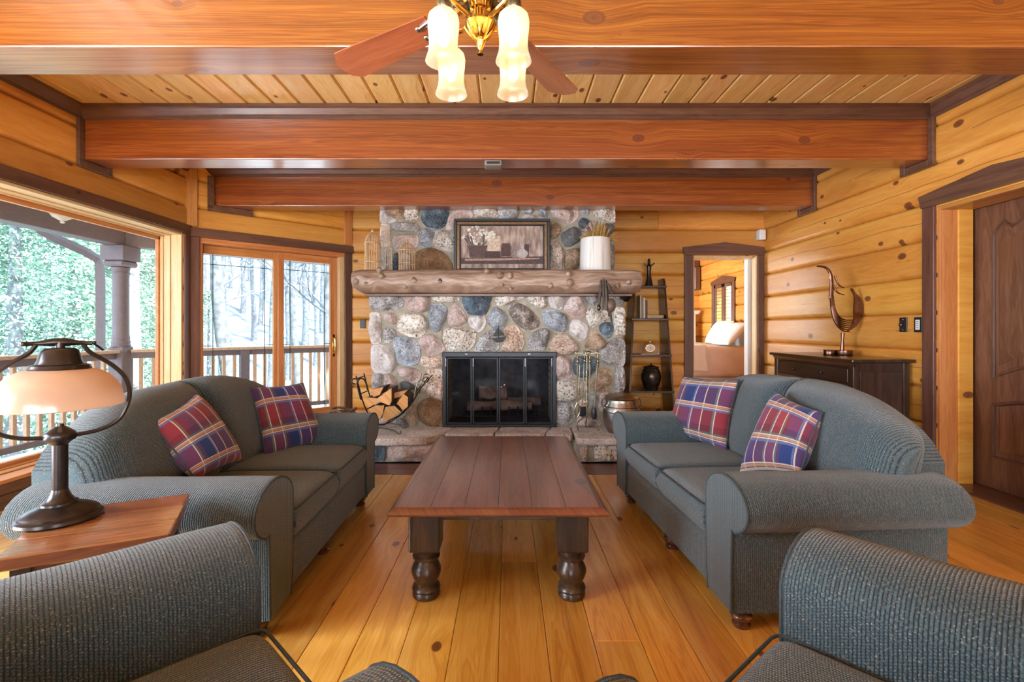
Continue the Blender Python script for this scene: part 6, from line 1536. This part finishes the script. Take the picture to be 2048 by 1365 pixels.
# ground and hillside
def gz(x, y):
    r = math.hypot(x+2, y-4); t = max(0, r-9)
    return -2.3-.5*min(1, t/8)+max(0, r-15)*.22+max(0, r-38)*.10+.35*noise.noise(Vector((x*.15, y*.15, 1)))+.12*noise.noise(Vector((x*.6, y*.6, 2)))
m = MB()
def gf(u, v): x = -75+130*u; y = -30+115*v; return (x, y, gz(x, y))
m.surf(gf, 120, 110)
mg, nt, b = mat('leaf_litter_and_snow'); tc = N(nt, 'ShaderNodeTexCoord'); ns = N(nt, 'ShaderNodeTexNoise', i_Scale=.35, i_Detail=8.0, i_Roughness=.65); nt.links.new(tc.outputs['Object'], ns.inputs['Vector'])
lo_ = ramp(nt, ns.outputs[0], [(.36, (.22, .20, .165)), (.46, (.34, .37, .39)), (.58, (.44, .49, .54))])
hi_ = ramp(nt, ns.outputs[0], [(.40, (.08, .095, .11)), (.50, (.125, .155, .185)), (.58, (.17, .225, .285))])
sz = N(nt, 'ShaderNodeSeparateXYZ'); nt.links.new(tc.outputs['Object'], sz.inputs[0])
nt.links.new(mix(nt, ramp(nt, mth(nt, 'MULTIPLY_ADD', sz.outputs[2], .5, 1.0), [(.0, 0.0), (.8, 1.0)]), lo_, hi_), b.inputs['Base Color']); b.inputs['Roughness'].default_value = .95
gr_ = m.build('ground', mg, None, angle=180, recalc=True); gr_['kind'] = 'structure'
M['barkgrey'] = plain('grey_bark', (.13, .145, .16), .95, noise_amt=.45, noise_scale=7, bmp=.8)
mb_, nt, b = mat('birch_bark'); tc = N(nt, 'ShaderNodeTexCoord'); mp = N(nt, 'ShaderNodeMapping'); mp.inputs['Scale'].default_value = (3, 3, 9); nt.links.new(tc.outputs['Object'], mp.inputs[0])
ns = N(nt, 'ShaderNodeTexNoise', i_Scale=1.5, i_Detail=5.0); nt.links.new(mp.outputs[0], ns.inputs['Vector'])
nt.links.new(ramp(nt, ns.outputs[0], [(.30, (.05, .05, .05)), (.42, (.28, .29, .31)), (.7, (.38, .39, .41))]), b.inputs['Base Color']); b.inputs['Roughness'].default_value = .9; M['birch'] = mb_
M['needle'] = plain('cedar_needles', (.25, .40, .30), .8, noise_amt=.6, noise_scale=1.6)
rt = random.Random(21)
def limb(m, p, d, L_, r, depth, rng):
    pts = [p]; rs = [r]; n_ = 6
    for i in range(1, n_):
        d = (d+Vector((rng.uniform(-.13, .13), rng.uniform(-.13, .13), rng.uniform(-.03, .10)))).normalized(); pts.append(pts[-1]+d*L_/(n_-1)); rs.append(r*(1-.75*i/(n_-1)))
    m.tube(pts, rs, 6 if depth else 5)
    if depth > 0:
        for k in range(4):
            i = rng.randint(1, n_-1); a = rng.uniform(0, 2*PI); e = (d+Vector((math.cos(a), math.sin(a), rng.uniform(.1, .5)))*.9).normalized()
            limb(m, pts[i], e, L_*rng.uniform(.45, .7), rs[i]*.55, depth-1, rng)
def bare_tree(px, Y, wpx, hgt, label, lean=(0, 0), bark='barkgrey', seed=1, nl=7, group='bare trees beyond the deck'):
    x = (px-CX)*Y/F; g = gz(x, Y); r = wpx*Y/F/2; rng = random.Random(seed)
    t = thing('birch_tree' if bark == 'birch' else 'bare_tree', label, 'tree', (x, Y, g-.1), 0, group)
    m = MB(); pts = []; rs = []
    for i in range(12):
        k_ = i/11; pts.append(Vector((lean[0]*k_*hgt+.12*r*math.sin(i*1.3)*3, lean[1]*k_*hgt, hgt*k_))); rs.append(r*(1.35-.25*min(1, k_*6)-.75*k_))
    m.tube(pts, rs, 12); m.build('trunk', M[bark], t)
    m = MB()
    for k_ in range(nl):
        i = rng.randint(4, 10); a = 2*PI*k_/nl+rng.uniform(-.4, .4); d = Vector((math.cos(a), math.sin(a), rng.uniform(.3, .9))).normalized()
        limb(m, pts[i], d, rng.uniform(1.6, 3.2)*hgt/11, rs[i]*.5, 2, rng)
    m.build('branches', M['barkgrey'], t)
bare_tree(473, 12.5, 27, 12, 'thick grey trunk leaning left behind the left sliding door pane', (-.10, 0), seed=2)
bare_tree(603, 14, 16, 12, 'slim grey tree leaning behind the right sliding door pane', (-.05, .0), seed=3)
bare_tree(656, 12, 15, 11, 'straight tree at the right edge of the sliding door glass', (.0, 0), seed=4)
bare_tree(440, 19, 12, 12, 'thin tree left of the thick trunk behind the door', (.02, 0), seed=5)
bare_tree(538, 21, 10, 12, 'thin far tree between the two sliding door panes', (.04, 0), seed=6)
bare_tree(577, 24, 12, 13, 'distant slender tree behind the right door pane', (.0, 0), seed=8)
bare_tree(632, 27, 9, 13, 'very thin distant tree near the right door stile', (.01, 0), seed=9)
bare_tree(508, 30, 9, 13, 'very thin distant tree right of the thick trunk', (-.02, 0), seed=10)
bare_tree(284, 8.6, 24, 11, 'white birch trunk just right of the porch column', (-.03, 0), 'birch', 11, 5, 'white birches beyond the deck')
bare_tree(306, 13, 13, 11, 'slim white birch behind the larger birch', (.02, 0), 'birch', 12, 5, 'white birches beyond the deck')
# cedars: flat sprays of foliage around a trunk
def cedar_mesh(seed, hgt, rad_, cnt):
    rng = random.Random(seed); m = MB()
    for k_ in range(cnt):
        z = hgt*(.03+.97*rng.random()**1.15); R0 = rad_*(1-z/hgt)**.75*(.55+.45*rng.random()**.5)+.05; a = rng.uniform(0, 2*PI)
        c = Vector((R0*math.cos(a), R0*math.sin(a), z)); s = rng.uniform(.035, .085)
        d = Vector((math.cos(a)+rng.uniform(-.6, .6), math.sin(a)+rng.uniform(-.6, .6), rng.uniform(-.9, .3))).normalized(); w_ = d.cross(Vector((rng.uniform(-1, 1), rng.uniform(-1, 1), rng.uniform(-1, 1)))).normalized()*s*.34
        m.add([c-w_*.4, c+d*s*.5-w_, c+d*s, c+d*s*.5+w_, c+w_*.4], [[0, 1, 2, 3, 4]])
    return m
def cedar(px, Y, hgt, rd, label, seed, cnt=7000):
    x = (px-CX)*Y/F; g = gz(x, Y); t = thing('cedar_tree', label, 'tree', (x, Y, g-.1), rt.uniform(0, 6), 'green cedars beyond the deck')
    m = MB(); m.tube([(0, 0, 0), (0, 0, hgt*.95)], [rd*.08, .02], 8); m.build('trunk', M['barkgrey'], t)
    o = cedar_mesh(seed, hgt, rd, cnt).build('foliage', M['needle'], t, smooth=False); o['kind'] = 'stuff'
    return t
cedar(30, 8.5, 8.5, 2.2, 'broad green cedar at the far left behind the porch railing', 1, 46000)
cedar(150, 10.5, 9.5, 2.4, 'tall green cedar behind the porch downspout', 2, 46000)
cedar(262, 12.5, 7.0, 2.0, 'green cedar behind the white birch trunk', 3, 26000)
cedar(418, 17, 5.0, 1.5, 'low green cedar left in the sliding door view', 4, 9000)
cedar(-110, 11, 10, 2.6, 'dense green cedar partly cut off by the left window edge', 5, 12000)
cedar(90, 15, 12, 3.0, 'big green cedar filling the gap behind the front two', 6, 22000)
cedar(205, 18, 12, 3.0, 'distant tall green cedar behind the porch column', 7, 18000)

# woods on the far slope: one bare tree shape per kind, copied with its parts
far = [o_ for o_ in COL.objects if o_.name in ('bare_tree.004', 'bare_tree.005', 'bare_tree.006')]
rw = random.Random(77); spots = [(412, 33), (425, 40), (447, 36), (462, 44), (486, 38), (500, 47), (520, 35), (530, 42), (556, 34), (566, 46), (585, 39), (598, 48), (615, 37), (628, 43), (645, 34), (662, 41), (672, 36), (405, 27), (545, 28), (610, 30), (20, 26), (70, 30), (120, 24), (180, 28), (240, 25), (310, 31)]
for i, (px, Y) in enumerate(spots):
    c_ = copy_tree(far[i % 3]); x = (px-CX)*Y/F; c_.location = (x, Y, gz(x, Y)-.1); c_.rotation_euler = (0, 0, rw.uniform(0, 6)); sc_ = rw.uniform(.8, 1.25); c_.scale = (sc_, sc_, sc_)
    c_['label'] = 'thin bare tree among the woods on the far slope'; c_['group'] = 'woods on the far slope'
